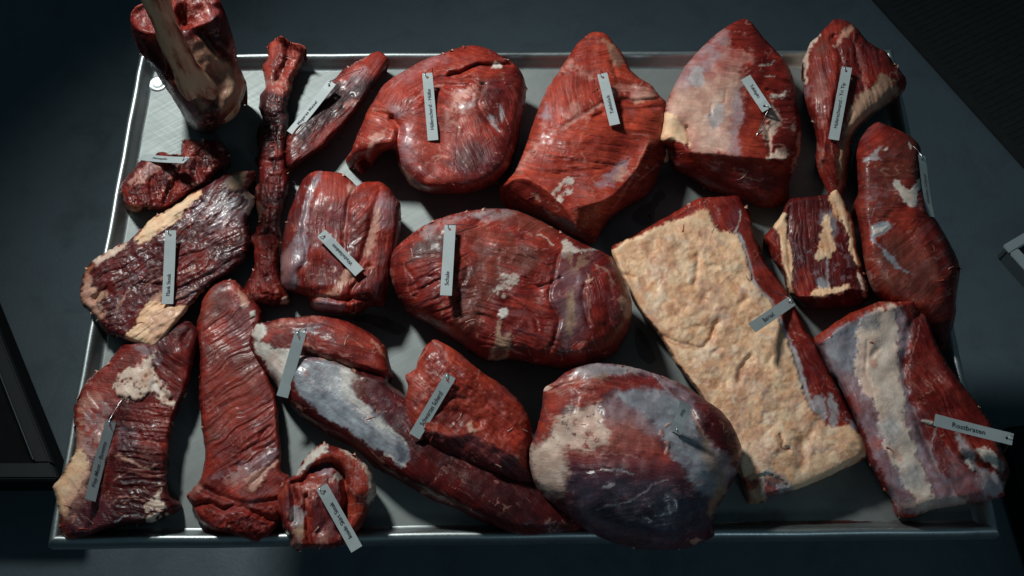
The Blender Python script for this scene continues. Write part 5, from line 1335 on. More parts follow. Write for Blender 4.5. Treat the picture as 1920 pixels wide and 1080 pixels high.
# --- flank steak on top of both
meat('beef_cut', 'dark flat flank steak edged with cream fat, overhanging the left rim', [
    (415, 332), (428, 326), (446, 322), (464, 321), (476, 322), (477, 336), (466, 356), (478, 372), (475, 390), (467, 405), (463, 417), (470, 440), (470, 464), (461, 484), (452, 496), (438, 510), (424, 520), (402, 531), (381, 547, .04), (366, 564, .04), (346, 587, .045), (326, 612, .05), (306, 636, .05), (293, 655, .042), (281, 654, .042), (260, 646, .042), (236, 636, .040), (206, 627, .03), (190, 617, .03), (179, 600, .03), (162, 580, .032), (150, 562, .034), (149, 545, .036), (154, 523, .036), (160, 505, .036), (172, 492), (192, 475), (219, 462), (240, 452), (260, 435), (280, 413), (310, 395), (340, 380), (359, 361), (382, 352), (400, 341)],
    T=.058, base='deep', shreds=50, k=.9, rag=2.2, flat=.5, fib_angle=-30, zb=.0015,
    fibres=[(None, -30, .0045, 7, 6), ([(370, 370), (440, 340), (465, 400), (400, 440)], -52, .0035, 5, 6)], disp=[(.0022, 11, None, 'fbm')],
    creases=[([(265, 530), (300, 535), (312, 536)], .006, 4), ([(325, 545), (370, 530), (410, 505), (450, 480)], .005, 5), ([(180, 560), (195, 545)], .012, 8), ([(305, 570), (345, 562), (385, 540)], .006, 4), ([(330, 500), (350, 480), (380, 470)], .004, 4)],
    parts=[('fat_flap', [(282, 565), (304, 568), (330, 575), (352, 578), (320, 618), (294, 656), (236, 637), (250, 612), (265, 588)], 3), ('fat_edge', [(262, 440), (280, 413), (310, 395), (342, 380), (358, 362), (378, 354), (376, 362), (358, 385), (330, 412), (300, 435), (262, 455), (254, 450)], 3)],
    patches=[('lilac', [(370, 372), (400, 345), (430, 335), (462, 350), (465, 400), (440, 430), (400, 440), (370, 420), (350, 410)], dict(f=12, a=.75, st=-52)),
             ('silver', [(400, 345), (430, 335), (450, 370), (420, 410), (385, 410), (380, 375)], dict(f=10, a=.65, st=-52)),
             ('fat', [(262, 440), (280, 413), (310, 395), (342, 380), (358, 362), (378, 354), (376, 362), (358, 385), (330, 412), (300, 435), (262, 455), (254, 450)], dict(f=4, w=4, h=2)),
             ('pale', [(176, 490), (205, 468), (240, 455), (225, 470), (198, 488), (180, 500)], dict(f=4, w=4, h=1)),
             ('tan', [(425, 345), (440, 328), (462, 325), (464, 340), (452, 352), (436, 356)], dict(f=4, w=3, h=2)),
             ('pale', [(455, 362), (468, 360), (478, 376), (474, 392), (466, 404), (460, 398), (464, 380)], dict(f=3, w=4, h=3)),
             ('pfat', [(149, 545), (158, 532), (178, 538), (198, 552), (190, 568), (196, 592), (180, 598), (160, 578), (150, 562)], dict(f=5, h=2)),
             ('tan', [(180, 548), (198, 548), (194, 562), (182, 560)], dict(f=4, a=.7)), ('dark', [(180, 562), (196, 562), (190, 582), (180, 575)], dict(f=5, a=.8)),
             ('pfat', [(156, 522), (166, 510), (172, 528), (158, 534)], dict(f=4, a=.7)), ('orange', [(160, 510), (172, 494), (180, 500), (166, 512)], dict(f=5, a=.6)),
             ('fat', [(282, 565), (304, 568), (330, 575), (352, 578), (320, 618), (294, 656), (236, 637), (250, 612), (265, 588)], dict(f=3, w=3, h=3)),
             ('pfat', [(285, 590), (320, 580), (345, 585), (315, 622), (294, 652), (284, 645)], dict(f=10, a=.6)), ('orange', [(300, 620), (340, 588), (325, 612), (300, 645)], dict(f=6, a=.4)),
             ('pfat', [(278, 560), (300, 548), (312, 556), (300, 568)], dict(f=4, a=.7)),
             ('purple', [(330, 545), (380, 525), (430, 500), (455, 490), (420, 520), (380, 545), (350, 560)], dict(f=9, a=.7)), ('lilac', [(345, 552), (380, 532), (400, 528), (372, 555), (350, 570)], dict(f=7, a=.6, br=.45)),
             ('orange', [(350, 575), (366, 555), (385, 545), (370, 565), (352, 585)], dict(f=4, a=.6)),
             ('dark', [(400, 460), (460, 440), (468, 470), (430, 500), (405, 490)], dict(f=14, a=.6)),
             ('red', [(330, 500), (380, 470), (395, 490), (350, 520), (330, 530)], dict(f=12, a=.55))],
    lines=[('pfat', [(226, 570), (236, 550), (245, 545)], 3, .7), ('pfat', [(215, 585), (228, 560)], 2.5, .6), ('pfat', [(350, 508), (362, 504)], 6, .6), ('pfat', [(330, 560), (350, 548), (370, 540)], 3, .5), ('lilac', [(238, 530), (262, 510), (290, 485)], 2, .5), ('pink', [(170, 545), (158, 570)], 3, .4)],
    mottled=[('purple', 18, .55, .6, None), ('red', 14, .63, .5, None), ('pink', 7, .72, .5, None)])

# --- tenderloin
meat('beef_cut', 'long tapering tenderloin with silvery skin, running diagonally to the near rim', [
    (497, 604, .055), (482, 607), (472, 625), (465, 645), (470, 665), (490, 695), (515, 720), (523, 741), (540, 756), (560, 780), (581, 793), (611, 813), (640, 828), (666, 841), (703, 877), (740, 897), (780, 920), (815, 940), (852, 953), (890, 972), (927, 988), (960, 1002), (1000, 1006), (1040, 1001), (1090, 997, .006), (1105, 975, .004), (1060, 945, .01), (1010, 905, .02), (960, 878, .03), (905, 845, .03), (850, 805, .03), (800, 770, .035), (764, 745, .04), (745, 730, .04), (728, 716, .035), (737, 706, .03), (731, 680), (725, 655), (714, 640), (690, 622), (660, 607), (630, 597), (590, 592), (555, 595), (527, 597)],
    T=.085, base='deep', k=.9, rag=1.0, flat=.85, fib_angle=40, soft=2,
    ridges=[[(560, 700, .085), (640, 755, .085), (720, 810, .078), (800, 865, .068), (880, 920, .052)]],
    bumps=[(640, 650, 36, .006)],
    fibres=[([(580, 600), (725, 650), (735, 705), (600, 680)], 12, .0018, 6, 6), (None, 38, .0012, 6, 14)],
    creases=[([(560, 662), (600, 668), (640, 680), (672, 692), (705, 702), (735, 709)], .018, 6), ([(475, 640), (500, 690), (530, 740)], .006, 6), ([(560, 665), (548, 690), (545, 730), (555, 760)], .006, 6), ([(600, 800), (680, 850), (760, 905), (840, 945)], .006, 5), ([(500, 620), (560, 615), (610, 612)], .004, 5)],
    parts=[('silverskin', [(556, 700), (562, 682), (600, 672), (640, 690), (672, 710), (660, 730), (690, 760), (728, 800), (755, 828), (768, 870), (755, 876), (720, 850), (660, 810), (600, 775), (565, 745), (551, 722)], 3), ('chain', [(574, 600), (630, 598), (690, 622), (715, 641), (727, 660), (733, 708), (690, 698), (640, 680), (590, 664), (568, 640)], 3)],
    patches=[('rose', [(475, 625), (498, 606), (560, 597), (610, 594), (630, 600), (600, 612), (540, 620), (500, 640)], dict(f=8, a=.8)),
             ('pink', [(490, 612), (530, 600), (600, 594), (560, 606), (520, 614)], dict(f=5, a=.5, br=.42)),
             ('red', [(495, 640), (540, 622), (560, 630), (550, 648), (510, 645)], dict(f=8, a=.8)),
             ('blue', [(550, 615), (590, 608), (610, 612), (590, 622), (556, 625)], dict(f=6, a=.55)),
             ('red', [(574, 625), (600, 610), (640, 600), (690, 622), (715, 641), (727, 660), (735, 708), (690, 698), (640, 680), (590, 664), (568, 645)], dict(f=5)),
             ('bright', [(625, 605), (660, 610), (700, 640), (690, 660), (640, 640)], dict(f=12, a=.6)),
             ('white', [(475, 640), (486, 640), (510, 650), (545, 652), (568, 662), (556, 680), (545, 700), (530, 740), (510, 712), (488, 672)], dict(f=4, w=5, h=1)),
             ('white', [(474, 630), (482, 608), (498, 608), (500, 622), (486, 640)], dict(f=3, w=3, h=2)),
             ('pink', [(500, 660), (520, 660), (528, 690), (518, 705), (505, 685)], dict(f=8, a=.35)),
             ('lilac', [(556, 692), (562, 672), (585, 664), (610, 668), (590, 676), (572, 688)], dict(f=6, a=.7)),
             ('deep', [(466, 650), (480, 675), (510, 715), (522, 740), (512, 725), (486, 692)], dict(f=4, a=.9)),
             ('blue', [(551, 722), (556, 700), (566, 684), (600, 672), (630, 684), (656, 696), (655, 720), (672, 750), (700, 768), (728, 800), (752, 824), (766, 838), (764, 868), (754, 876), (720, 850), (680, 826), (640, 800), (600, 775), (565, 745)], dict(f=4, w=4)),
             ('silver', [(600, 690), (632, 686), (655, 702), (648, 728), (680, 760), (720, 800), (750, 830), (740, 834), (690, 795), (640, 745), (612, 720)], dict(f=9, a=.7)),
             ('white', [(640, 690), (668, 702), (662, 716), (652, 728), (690, 765), (725, 802), (715, 802), (670, 765), (645, 735)], dict(f=4, w=4, a=.75)),
             ('pfat', [(567, 696), (576, 692), (580, 702), (570, 706)], dict(f=6, a=.4)),
             ('ink', [(590, 720), (610, 728), (622, 740), (610, 740), (592, 730)], dict(f=8, a=.5)),
             ('ink', [(742, 838), (752, 830), (766, 842), (762, 860), (750, 862)], dict(f=6, a=.8)),
             ('brown', [(656, 716), (680, 708), (695, 715), (690, 740), (670, 742), (655, 730)], dict(f=6, a=.7)),
             ('purple', [(690, 715), (730, 725), (760, 760), (775, 800), (740, 800), (700, 760)], dict(f=10, a=.7)),
             ('dark', [(700, 765), (745, 800), (770, 830), (800, 800), (850, 840), (980, 900), (1050, 960), (980, 985), (900, 940), (860, 900), (800, 860), (770, 830)], dict(f=18, a=.55)),  # painted shadow that the leaning wedge throws on the tail
             ('deep', [(565, 770), (620, 805), (700, 862), (780, 915), (840, 945), (760, 920), (680, 860), (600, 808)], dict(f=5, a=.8)),
             ('deep', [(790, 880), (840, 910), (880, 940), (900, 970), (850, 945), (800, 915)], dict(f=10, a=.6))],
    lines=[('pfat', [(600, 668), (630, 676), (650, 682), (666, 692)], 6, .9, 2), ('pfat', [(548, 750), (570, 775), (610, 805)], 3, .6), ('pfat', [(575, 645), (580, 655), (592, 660)], 5, .7, 1), ('white', [(728, 800), (745, 815), (764, 834)], 3, .8), ('white', [(720, 852), (742, 866), (758, 874)], 4, .9), ('pfat', [(790, 920), (830, 935), (850, 945)], 3, .5), ('pink', [(640, 622), (655, 632), (665, 640), (680, 650)], 2.5, .6), ('pfat', [(698, 640), (712, 655), (722, 668)], 5, .5)],
    mottled=[('silver', 9, .63, .45, [(690, 715), (760, 760), (770, 810), (720, 790)])])

# --- black round (schwarzes scherzl), lying against the tenderloin
meat('beef_cut', 'wedge of lean red meat with a dark lower face, leaning on the tenderloin', [
    (814, 637, .10), (798, 649, .096), (785, 672, .09), (778, 691, .086), (760, 703, .08), (765, 724, .08), (760, 752, .08), (763, 776, .076), (769, 797, .07), (784, 822, .055), (804, 840, .05), (850, 862, .045), (897, 881, .042), (944, 899, .04), (979, 917, .035), (998, 922, .035), (999, 898, .04), (993, 860, .05), (997, 816, .06), (992, 784, .068), (973, 752, .075), (944, 724, .082), (910, 702, .088), (882, 680, .092), (860, 661, .096), (835, 645, .1)],
    T=.130, base='bright', k=.5, rag=1.0, flat=.8, soft=7, fib_angle=40, zb=.0015,
    ridges=[[(776, 798, .070), (800, 806, .080), (845, 818, .087), (880, 814, .091), (920, 828, .088), (960, 854, .08), (990, 886, .062)]],
    bumps=[(850, 720, 40, .008)],
    fibres=[(None, 45, .0028, 8, 5)], disp=[(.0018, 10, None, 'fbm')],
    creases=[([(835, 645), (832, 660), (838, 680)], .004, 3.5), ([(845, 690), (870, 720), (880, 740)], .004, 5), ([(890, 700), (920, 730), (940, 760)], .003, 5), ([(820, 770), (860, 775), (900, 790)], .005, 8), ([(850, 745), (875, 750)], .006, 6)],
    patches=[('red', [(860, 665), (900, 700), (970, 755), (995, 800), (990, 870), (940, 830), (890, 790), (850, 720)], dict(f=26, a=.65)),
             ('rose', [(765, 705), (790, 690), (800, 740), (780, 790), (765, 780)], dict(f=14, a=.5)),
             ('deep', [(815, 765), (850, 770), (900, 785), (880, 800), (840, 800), (808, 790)], dict(f=12, a=.55)),
             ('purple', [(772, 798), (800, 808), (845, 820), (880, 815), (920, 828), (960, 854), (992, 888), (998, 922), (944, 899), (850, 863), (800, 838)], dict(f=4, a=.9)),  # lower face in shade, painted by this patch and the next
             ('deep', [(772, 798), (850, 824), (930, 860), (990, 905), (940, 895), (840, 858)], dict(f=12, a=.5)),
             ('pfat', [(875, 800), (884, 790), (890, 802), (902, 806), (892, 812), (880, 810)], dict(f=3, w=4, h=2)),
             ('pink', [(790, 738), (800, 734), (802, 744), (792, 748)], dict(f=3, a=.7)), ('purple', [(770, 750), (785, 748), (788, 765), (774, 768)], dict(f=6, a=.5)),
             ('bright', [(815, 800), (845, 800), (850, 812), (825, 812)], dict(f=8, a=.8))],
    lines=[('pink', [(812, 640), (828, 650), (830, 662), (836, 676)], 3, .8), ('pink', [(800, 652), (785, 675), (778, 694)], 3, .6), ('pink', [(765, 708), (780, 715), (790, 700)], 2.5, .4)],
    mottled=[('rose', 10, .63, .45, None), ('deep', 16, .62, .4, None)])

# --- knuckle
meat('beef_cut', 'big round knuckle in grey blue skin with a dark lower half, near rim', [
    (1116, 681), (1088, 687), (1061, 698), (1038, 717), (1020, 729), (1016, 761), (1007, 803), (995, 834), (991, 873), (1003, 912), (1018, 936), (1057, 967, .03), (1096, 994, .026), (1147, 1017, .022), (1193, 1029, .02), (1252, 1031, .02), (1294, 1026, .02), (1330, 1011, .024), (1340, 1002, .028), (1336, 978), (1353, 940), (1373, 904), (1388, 873), (1391, 842), (1373, 797), (1349, 768), (1310, 741), (1283, 722), (1244, 706), (1193, 690), (1154, 683)],
    T=.165, base='purple', k=.95, rag=.8, flat=1.0, fib_angle=12,
    fibres=[([(1080, 880), (1330, 900), (1330, 1010), (1100, 980)], -12, .0012, 5, 9), ([(1020, 730), (1120, 700), (1140, 760), (1020, 800)], -10, .0016, 6)],
    creases=[([(1068, 885), (1130, 880), (1180, 885)], .002, 2.5), ([(1210, 690), (1250, 720), (1275, 745), (1300, 780), (1330, 830)], .004, 5), ([(1020, 732), (1060, 722), (1100, 715)], .003, 4), ([(1285, 1008), (1300, 1005), (1310, 1012)], .012, 6)],
    parts=[('fat_patch', [(1035, 795), (1050, 778), (1085, 765), (1120, 758), (1130, 790), (1140, 815), (1125, 840), (1100, 848), (1060, 832), (1040, 825)], 5)],
    patches=[('bright', [(1016, 762), (1022, 730), (1060, 700), (1090, 692), (1150, 712), (1165, 730), (1140, 738), (1120, 755), (1070, 765), (1035, 795), (1030, 820), (1000, 835), (1006, 800)], dict(f=5, a=.95)),
             ('pink', [(1024, 728), (1050, 710), (1090, 705), (1130, 715), (1110, 725), (1060, 740), (1040, 735)], dict(f=8, a=.7, br=.40)),
             ('silver', [(1085, 690), (1120, 682), (1160, 686), (1200, 694), (1190, 702), (1150, 700), (1105, 706), (1080, 702)], dict(f=6, a=.8)),
             ('red', [(1130, 712), (1180, 698), (1230, 710), (1270, 745), (1240, 738), (1190, 728), (1160, 725)], dict(f=6, a=.8)),
             ('tan', [(1110, 704), (1145, 700), (1140, 708), (1115, 710)], dict(f=4, a=.6)),
             ('lilac', [(1195, 692), (1230, 702), (1285, 726), (1300, 745), (1320, 765), (1325, 782), (1318, 810), (1300, 778), (1270, 745), (1235, 715)], dict(f=5, a=.65)),
             ('deep', [(1300, 745), (1345, 770), (1375, 805), (1390, 850), (1378, 895), (1365, 860), (1330, 830), (1310, 790)], dict(f=8, a=.9)),
             ('lilac', [(1330, 832), (1362, 850), (1378, 880), (1370, 900), (1355, 890), (1345, 860)], dict(f=6, a=.8)),
             ('rose', [(1110, 800), (1160, 790), (1220, 815), (1260, 860), (1240, 880), (1180, 870), (1120, 865), (1050, 860), (1055, 840)], dict(f=16, a=.8)),
             ('purple', [(1130, 850), (1200, 850), (1270, 880), (1280, 910), (1200, 900), (1120, 895)], dict(f=18, a=.7)),
             ('lilac', [(1125, 765), (1150, 745), (1180, 735), (1230, 760), (1250, 810), (1225, 815), (1180, 795), (1140, 790)], dict(f=12, a=.65)),
             ('pink', [(1120, 800), (1150, 770), (1200, 790), (1230, 830), (1180, 840), (1130, 830)], dict(f=22, a=.35)),
             ('blue', [(1160, 738), (1210, 730), (1260, 742), (1290, 770), (1310, 805), (1345, 840), (1365, 890), (1350, 915), (1325, 930), (1300, 910), (1275, 870), (1240, 820), (1225, 790), (1190, 765)], dict(f=8, w=6, a=.8)),
             ('tan', [(1310, 810), (1330, 825), (1355, 870), (1362, 900), (1340, 900), (1318, 850)], dict(f=8, a=.6)),
             ('pale', [(1035, 795), (1050, 778), (1085, 765), (1120, 758), (1130, 790), (1140, 815), (1125, 840), (1100, 848), (1060, 832), (1040, 825)], dict(f=12, w=11, h=1, br=.30, a=.8)),
             ('pfat', [(1070, 780), (1110, 790), (1120, 815), (1080, 810)], dict(f=12, a=.5)),
             ('pale', [(996, 838), (1025, 822), (1045, 830), (1060, 862), (1062, 895), (1050, 925), (1025, 930), (1004, 905), (992, 872)], dict(f=16, w=9, a=.85)),
             ('ink', [(1062, 895), (1120, 885), (1200, 900), (1275, 905), (1325, 935), (1340, 960), (1330, 990), (1280, 1005), (1220, 1010), (1160, 1000), (1100, 970), (1065, 930)], dict(f=16, a=.9)),  # shade of the lower half painted as an inky tone
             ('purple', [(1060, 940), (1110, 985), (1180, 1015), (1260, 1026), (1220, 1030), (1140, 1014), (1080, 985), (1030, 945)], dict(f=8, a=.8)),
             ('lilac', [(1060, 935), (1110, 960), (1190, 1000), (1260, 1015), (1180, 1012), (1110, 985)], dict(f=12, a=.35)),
             ('tan', [(1352, 905), (1362, 920), (1345, 950), (1335, 975), (1325, 960), (1335, 930)], dict(f=5, a=.7)), ('pfat', [(1290, 1015), (1305, 1008), (1318, 1012), (1300, 1022)], dict(f=3, w=2, h=2)), ('deep', [(1318, 1005), (1335, 985), (1340, 1002), (1325, 1014)], dict(f=4, a=.9)),
             ('pale', [(1020, 733), (1018, 724), (1026, 722), (1036, 728)], dict(f=2, w=2, h=2)), ('white', [(1184, 690), (1188, 682), (1196, 690)], dict(f=2, w=1, h=2))],
    lines=[('pink', [(1248, 850), (1255, 838), (1250, 828)], 6, .9, 2.5), ('pink', [(1240, 815), (1238, 808)], 7, .9, 3), ('pink', [(1245, 800), (1256, 796)], 4, .9, 1.5), ('pink', [(1070, 848), (1110, 852), (1140, 862)], 4, .6), ('pink', [(1130, 852), (1165, 850), (1196, 860)], 3, .5), ('silver', [(1130, 878), (1160, 882), (1190, 888)], 4, .6), ('silver', [(1120, 955), (1190, 935), (1230, 905), (1250, 900)], 3, .45), ('silver', [(1130, 912), (1150, 908)], 6, .5), ('pink', [(1022, 762), (1030, 790)], 2.5, .5), ('silver', [(1225, 705), (1270, 748)], 2.5, .6), ('pfat', [(1300, 775), (1312, 800), (1325, 828)], 4, .7)],
    mottled=[('silver', 9, .62, .35, [(1120, 900), (1330, 920), (1320, 1000), (1150, 990)])])

# --- rolled skirt steak
meat('beef_cut', 'rolled up skirt steak coil with frayed white fat outside, at the near rim', [
    (602, 833, .07), (584, 845, .066), (567, 865, .06), (553, 890, .055), (534, 901), (522, 924), (520, 953), (527, 976), (534, 997), (544, 1009, .03), (546, 1024, .028), (558, 1034, .026), (575, 1027, .026), (600, 1029, .025), (629, 1027, .025), (651, 1016, .028), (667, 998, .03), (680, 986, .03), (691, 956), (703, 931), (705, 913), (697, 887), (683, 869), (664, 853), (642, 842, .066), (620, 835, .07)],
    T=.088, base='red', shreds=26, k=.9, rag=1.6, flat=.55, fib_angle=90,
    bumps=[(585, 940, 30, .006), (670, 920, 16, .010), (545, 960, 16, .004)],
    creases=[([(585, 880), (605, 872), (625, 872), (640, 885), (648, 910), (650, 940), (646, 970), (640, 990)], .034, 7), ([(545, 908), (550, 930), (552, 950), (548, 975)], .016, 6), ([(572, 930), (575, 965), (578, 1000), (580, 1025)], .012, 5), ([(582, 878), (570, 900), (552, 905)], .012, 5), ([(560, 960), (562, 990)], .008, 6), ([(600, 940), (612, 970), (600, 1000)], .006, 6)],
    patches=[('white', [(556, 890), (568, 866), (586, 846), (604, 834), (622, 836), (610, 850), (590, 862), (575, 882)], dict(f=4, w=5)), ('pale', [(640, 842), (664, 854), (684, 870), (698, 888), (705, 913), (702, 932), (692, 955), (690, 930), (688, 900), (676, 876), (660, 860)], dict(f=4, w=4)), ('dark', [(612, 838), (626, 840), (620, 848), (610, 846)], dict(f=5, a=.7)), ('dark', [(685, 890), (700, 895), (698, 910), (688, 905)], dict(f=4, a=.5)),
             ('bright', [(582, 876), (596, 856), (625, 848), (655, 856), (675, 876), (688, 905), (690, 940), (680, 985), (660, 998), (650, 970), (650, 930), (645, 905), (632, 885), (610, 874)], dict(f=5)),
             ('rose', [(565, 905), (590, 885), (615, 890), (605, 915), (570, 920)], dict(f=7, a=.7)),
             ('lilac', [(585, 880), (612, 872), (625, 878), (612, 888), (592, 888)], dict(f=5, a=.7)), ('white', [(616, 900), (630, 885), (640, 895), (622, 905)], dict(f=4, a=.7, br=.4)),
             ('purple', [(590, 930), (630, 910), (645, 940), (640, 990), (610, 1010), (590, 985)], dict(f=10, a=.75)), ('deep', [(600, 950), (640, 930), (640, 980), (610, 1000)], dict(f=10, a=.5)),
             ('bright', [(522, 925), (536, 903), (550, 910), (540, 930), (530, 955), (523, 955)], dict(f=5, a=.9)), ('purple', [(536, 930), (548, 915), (550, 945), (538, 960), (528, 960)], dict(f=5, a=.7)),
             ('silver', [(545, 955), (558, 948), (572, 965), (572, 985), (556, 988), (545, 975)], dict(f=4, a=.85, br=.36)), ('tan', [(550, 990), (568, 985), (570, 1010), (560, 1020)], dict(f=4, a=.8)),
             ('bright', [(568, 925), (578, 925), (582, 970), (580, 1025), (572, 1015), (572, 970)], dict(f=4, a=.8)), ('pink', [(548, 1015), (562, 1010), (570, 1026), (556, 1032)], dict(f=4, a=.7)), ('pink', [(605, 1000), (620, 985), (618, 1010), (600, 1022), (590, 1020)], dict(f=5, a=.5))],
    lines=[('pink', [(652, 912), (670, 928), (688, 930)], 3, .7), ('pink', [(652, 945), (688, 942)], 2.5, .5), ('pink', [(570, 918), (590, 916), (606, 908)], 4, .6), ('pink', [(645, 968), (680, 962)], 2.5, .4)], mottled=[('pink', 10, .64, .5, None)])

# ---------------------------------------------------------------- name tags on steel pins
TAG_L, TAG_W = 0.118, 0.0186


def name_tag(text, label, hole, far, c0, c1, pin=None, roll=0.0, tpos=0.55, tlen=0.42, tsize=0.0092, wvec=None, zabs=None):
    """hole, far: photograph positions of the two ends; c0, c1: clearance of the ends over the meat"""
    z0 = surf_z(*hole) + c0; z1 = surf_z(*far) + c1
    if zabs: z0, z1 = zabs
    for _ in range(0 if zabs else 6):       # keep the plate clear of the meat between its ends
        worst = 0
        for q in np.linspace(0.1, 0.9, 9):
            x = hole[0] + (far[0] - hole[0]) * q; y = hole[1] + (far[1] - hole[1]) * q
            worst = max(worst, surf_z(x, y) + 0.003 - (z0 + (z1 - z0) * q))
        if worst <= 0: break
        z0 += worst * 0.55; z1 += worst * 0.55
    a = pt(hole[0], hole[1], z0); b = pt(far[0], far[1], z1)
    ax = (b - a); L = ax.length; ax.normalize()
    view = (Vector((CAM[0], CAM[1], CAM[2] + TZ)) - (a + b) / 2).normalized()
    if wvec is not None:
        w0 = pt(hole[0] + wvec[0], hole[1] + wvec[1], z0 + wvec[2]) - a
    else:
        w0 = ax.cross((view + Vector((0, 0, 0.6))).normalized())
    w0 = (w0 - ax * w0.dot(ax)).normalized()
    nz = w0.cross(ax).normalized()
    if nz.dot(view) < 0: nz.negate()
    if roll:
        m = Matrix.Rotation(math.radians(roll), 3, ax)
        nz = m @ nz
    # local frame: +x from the far end towards the hole (reading direction), +z towards the viewer
    xx = -ax; zz = nz; yy = zz.cross(xx).normalized()
    fr = Matrix((xx, yy, zz)).transposed().to_4x4()
    fr.translation = (a + b) / 2
    root = empty('name_tag', (a + b) / 2)
    tag(root, label, 'tag', 'white name tags pinned to the meat')
    hw = TAG_W / 2; hl = L / 2; hx = hl - 0.009; r = 0.0024
    bm = bmesh.new()
    N = 16
    for zt in (0.0003, -0.0003):
        ho = [bm.verts.new((hx + r * math.cos(2 * math.pi * i / N), r * math.sin(2 * math.pi * i / N), zt)) for i in range(N)]
        ou = []
        for i in range(N):
            c, s = math.cos(2 * math.pi * i / N), math.sin(2 * math.pi * i / N)
            m = min(0.009 / max(abs(c), 1e-6), hw / max(abs(s), 1e-6))
            ou.append(bm.verts.new((hx + c * m, s * m, zt)))
        for i in range(N):
            bm.faces.new((ho[i], ho[(i + 1) % N], ou[(i + 1) % N], ou[i]))
        # corner triangles come from the clamped square; then the long plain body, slightly bowed
        segs = 8
        prev = None
        for k in range(segs + 1):
            x = hx - 0.009 - (2 * hl - 0.018) * k / segs
            bow = -0.0016 * math.sin(math.pi * k / segs)
            cur = (bm.verts.new((x, -hw, zt + bow)), bm.verts.new((x, hw, zt + bow)))
            if prev: bm.faces.new((prev[0], prev[1], cur[1], cur[0]))
            prev = cur
        # fill corners
        for sx in (1, -1):
            for sy in (1, -1):
                pass
    bmesh.ops.remove_doubles(bm, verts=bm.verts[:], dist=0.00005)
    bmesh.ops.transform(bm, matrix=fr, verts=bm.verts[:])
    bm_obj('plate', bm, M_TAG, root)
    if text:
        cu = bpy.data.curves.new('lettering', 'FONT')
        cu.body = text; cu.size = tsize; cu.align_x = 'CENTER'; cu.align_y = 'CENTER'; cu.offset = 0.00006; cu.resolution_u = 3
        to = bpy.data.objects.new('lettering_curve', cu); COL.objects.link(to)
        bpy.context.view_layer.update()
        me = bpy.data.meshes.new_from_object(to.evaluated_get(bpy.context.evaluated_depsgraph_get()))
        bpy.data.objects.remove(to); bpy.data.curves.remove(cu)
        n = len(me.vertices); vc = np.empty(n * 3, np.float32); me.vertices.foreach_get('co', vc); vc = vc.reshape(-1, 3)
        span = vc[:, 0].max() - vc[:, 0].min()
        want = tlen * L
        sx = min(1.15, max(0.6, want / span))
        cx = -(tpos - 0.5) * L                    # tpos measured from the hole end
        vc[:, 0] = (vc[:, 0] - (vc[:, 0].max() + vc[:, 0].min()) / 2) * sx + cx
        vc[:, 1] -= (vc[:, 1].max() + vc[:, 1].min()) / 2
        q = np.clip((hl - 0.018 - vc[:, 0]) / (2 * hl - 0.018), 0, 1)
        vc[:, 2] = 0.0009 - 0.0016 * np.sin(np.pi * q)
        M = np.array(fr)
        vc = vc @ M[:3, :3].T + M[:3, 3]
        me.vertices.foreach_set('co', vc.astype(np.float32).ravel()); me.update()
        me.materials.clear()
        link_mesh('lettering', me, M_INK, root)
    # pin: hooks through the hole, then runs straight into the meat
    bm = bmesh.new()
    hole_w = fr @ Vector((hx, 0, 0))
    loc = lambda x, y, z: fr @ Vector((x, y, z))
    if pin is None: pin = (hole[0] + 6, hole[1] - 8)
    pz = surf_z(*pin)
    end = pt(pin[0], pin[1], pz - 0.004)
    hook = [loc(hx, 0.0, -0.003), loc(hx, 0.0003, 0.0014), loc(hx + 0.002, 0.003, 0.0040), loc(hx + 0.005, 0.005, 0.0038), loc(hx + 0.009, 0.0035, 0.0008)]
    d = (end - hook[-1])
    pts = hook + [hook[-1] + d * 0.35 + Vector((0, 0, 0.002)), hook[-1] + d * 0.75 + Vector((0, 0, 0.002)), end]
    add_tube(bm, pts, 0.00065, 6)
    bm_obj('pin', bm, M_PIN, root, smooth=True)
    return root


name_tag('Hüferscherzl - Hüfte', 'upright white tag lettered Hüferscherzl - Hüfte on the rump', (801, 137), (812, 263), .030, .004, (812, 128), 0, .54, .60)
name_tag('Tafelstück', 'white tag lettered Tafelstück on the pointed cut of the far row', (1129, 138), (1153, 234), .018, .010, (1126, 130), 0, .60, .36)
name_tag('Tafelspitz', 'white tag lettered Tafelspitz, its pin pointing toward the viewer', (1438, 206), (1398, 145), .014, .010, (1414, 264), 0, .57, .40)
name_tag('Hüferschwanzl - Tri Tip', 'white tag lettered Hüferschwanzl - Tri Tip in the far right corner', (1588, 126), (1563, 262), .014, .006, (1593, 122), 0, .53, .62)
name_tag('Weißes Scherzl', 'narrow tilted tag lettered Weißes Scherzl on the smooth oval cut by the right rim', (1728, 291), (1745, 406), .016, .012, (1709, 272), -43, .55, .48, zabs=(.105, .085))
name_tag('Herzzapfen', 'bright foreshortened tag with faint lettering beside the shank', (350, 301), (264, 294), .020, .016, (396, 298), 34, .58, .36, 0.008)
name_tag('Mageres Meisel', 'long slanting tag lettered Mageres Meisel on the spindle shaped cut', (623, 154), (545, 250), .040, .016, (690, 126), 18, .60, .60, 0.008)
name_tag('Flank Steak', 'white upright tag lettered Flank Steak on the dark flat steak', (320, 432), (314, 570), .020, .008, (396, 388), 0, .74, .30)
name_tag('Wadschinken', 'upside down tag lettered Wadschinken on the two lobed muscle', (602, 437), (674, 511), .014, .010, (612, 414), 0, .55, .50)
name_tag('Schale', 'white upright tag lettered Schale on the largest joint', (844, 422), (836, 554), .016, .022, (903, 425), 0, .76, .22)
name_tag('Schwarzes Scherzl', 'slanting white tag lettered Schwarzes Scherzl on the lean red wedge', (845, 704), (777, 818), .012, .012, (856, 712), 0, .54, .54, 0.0108)
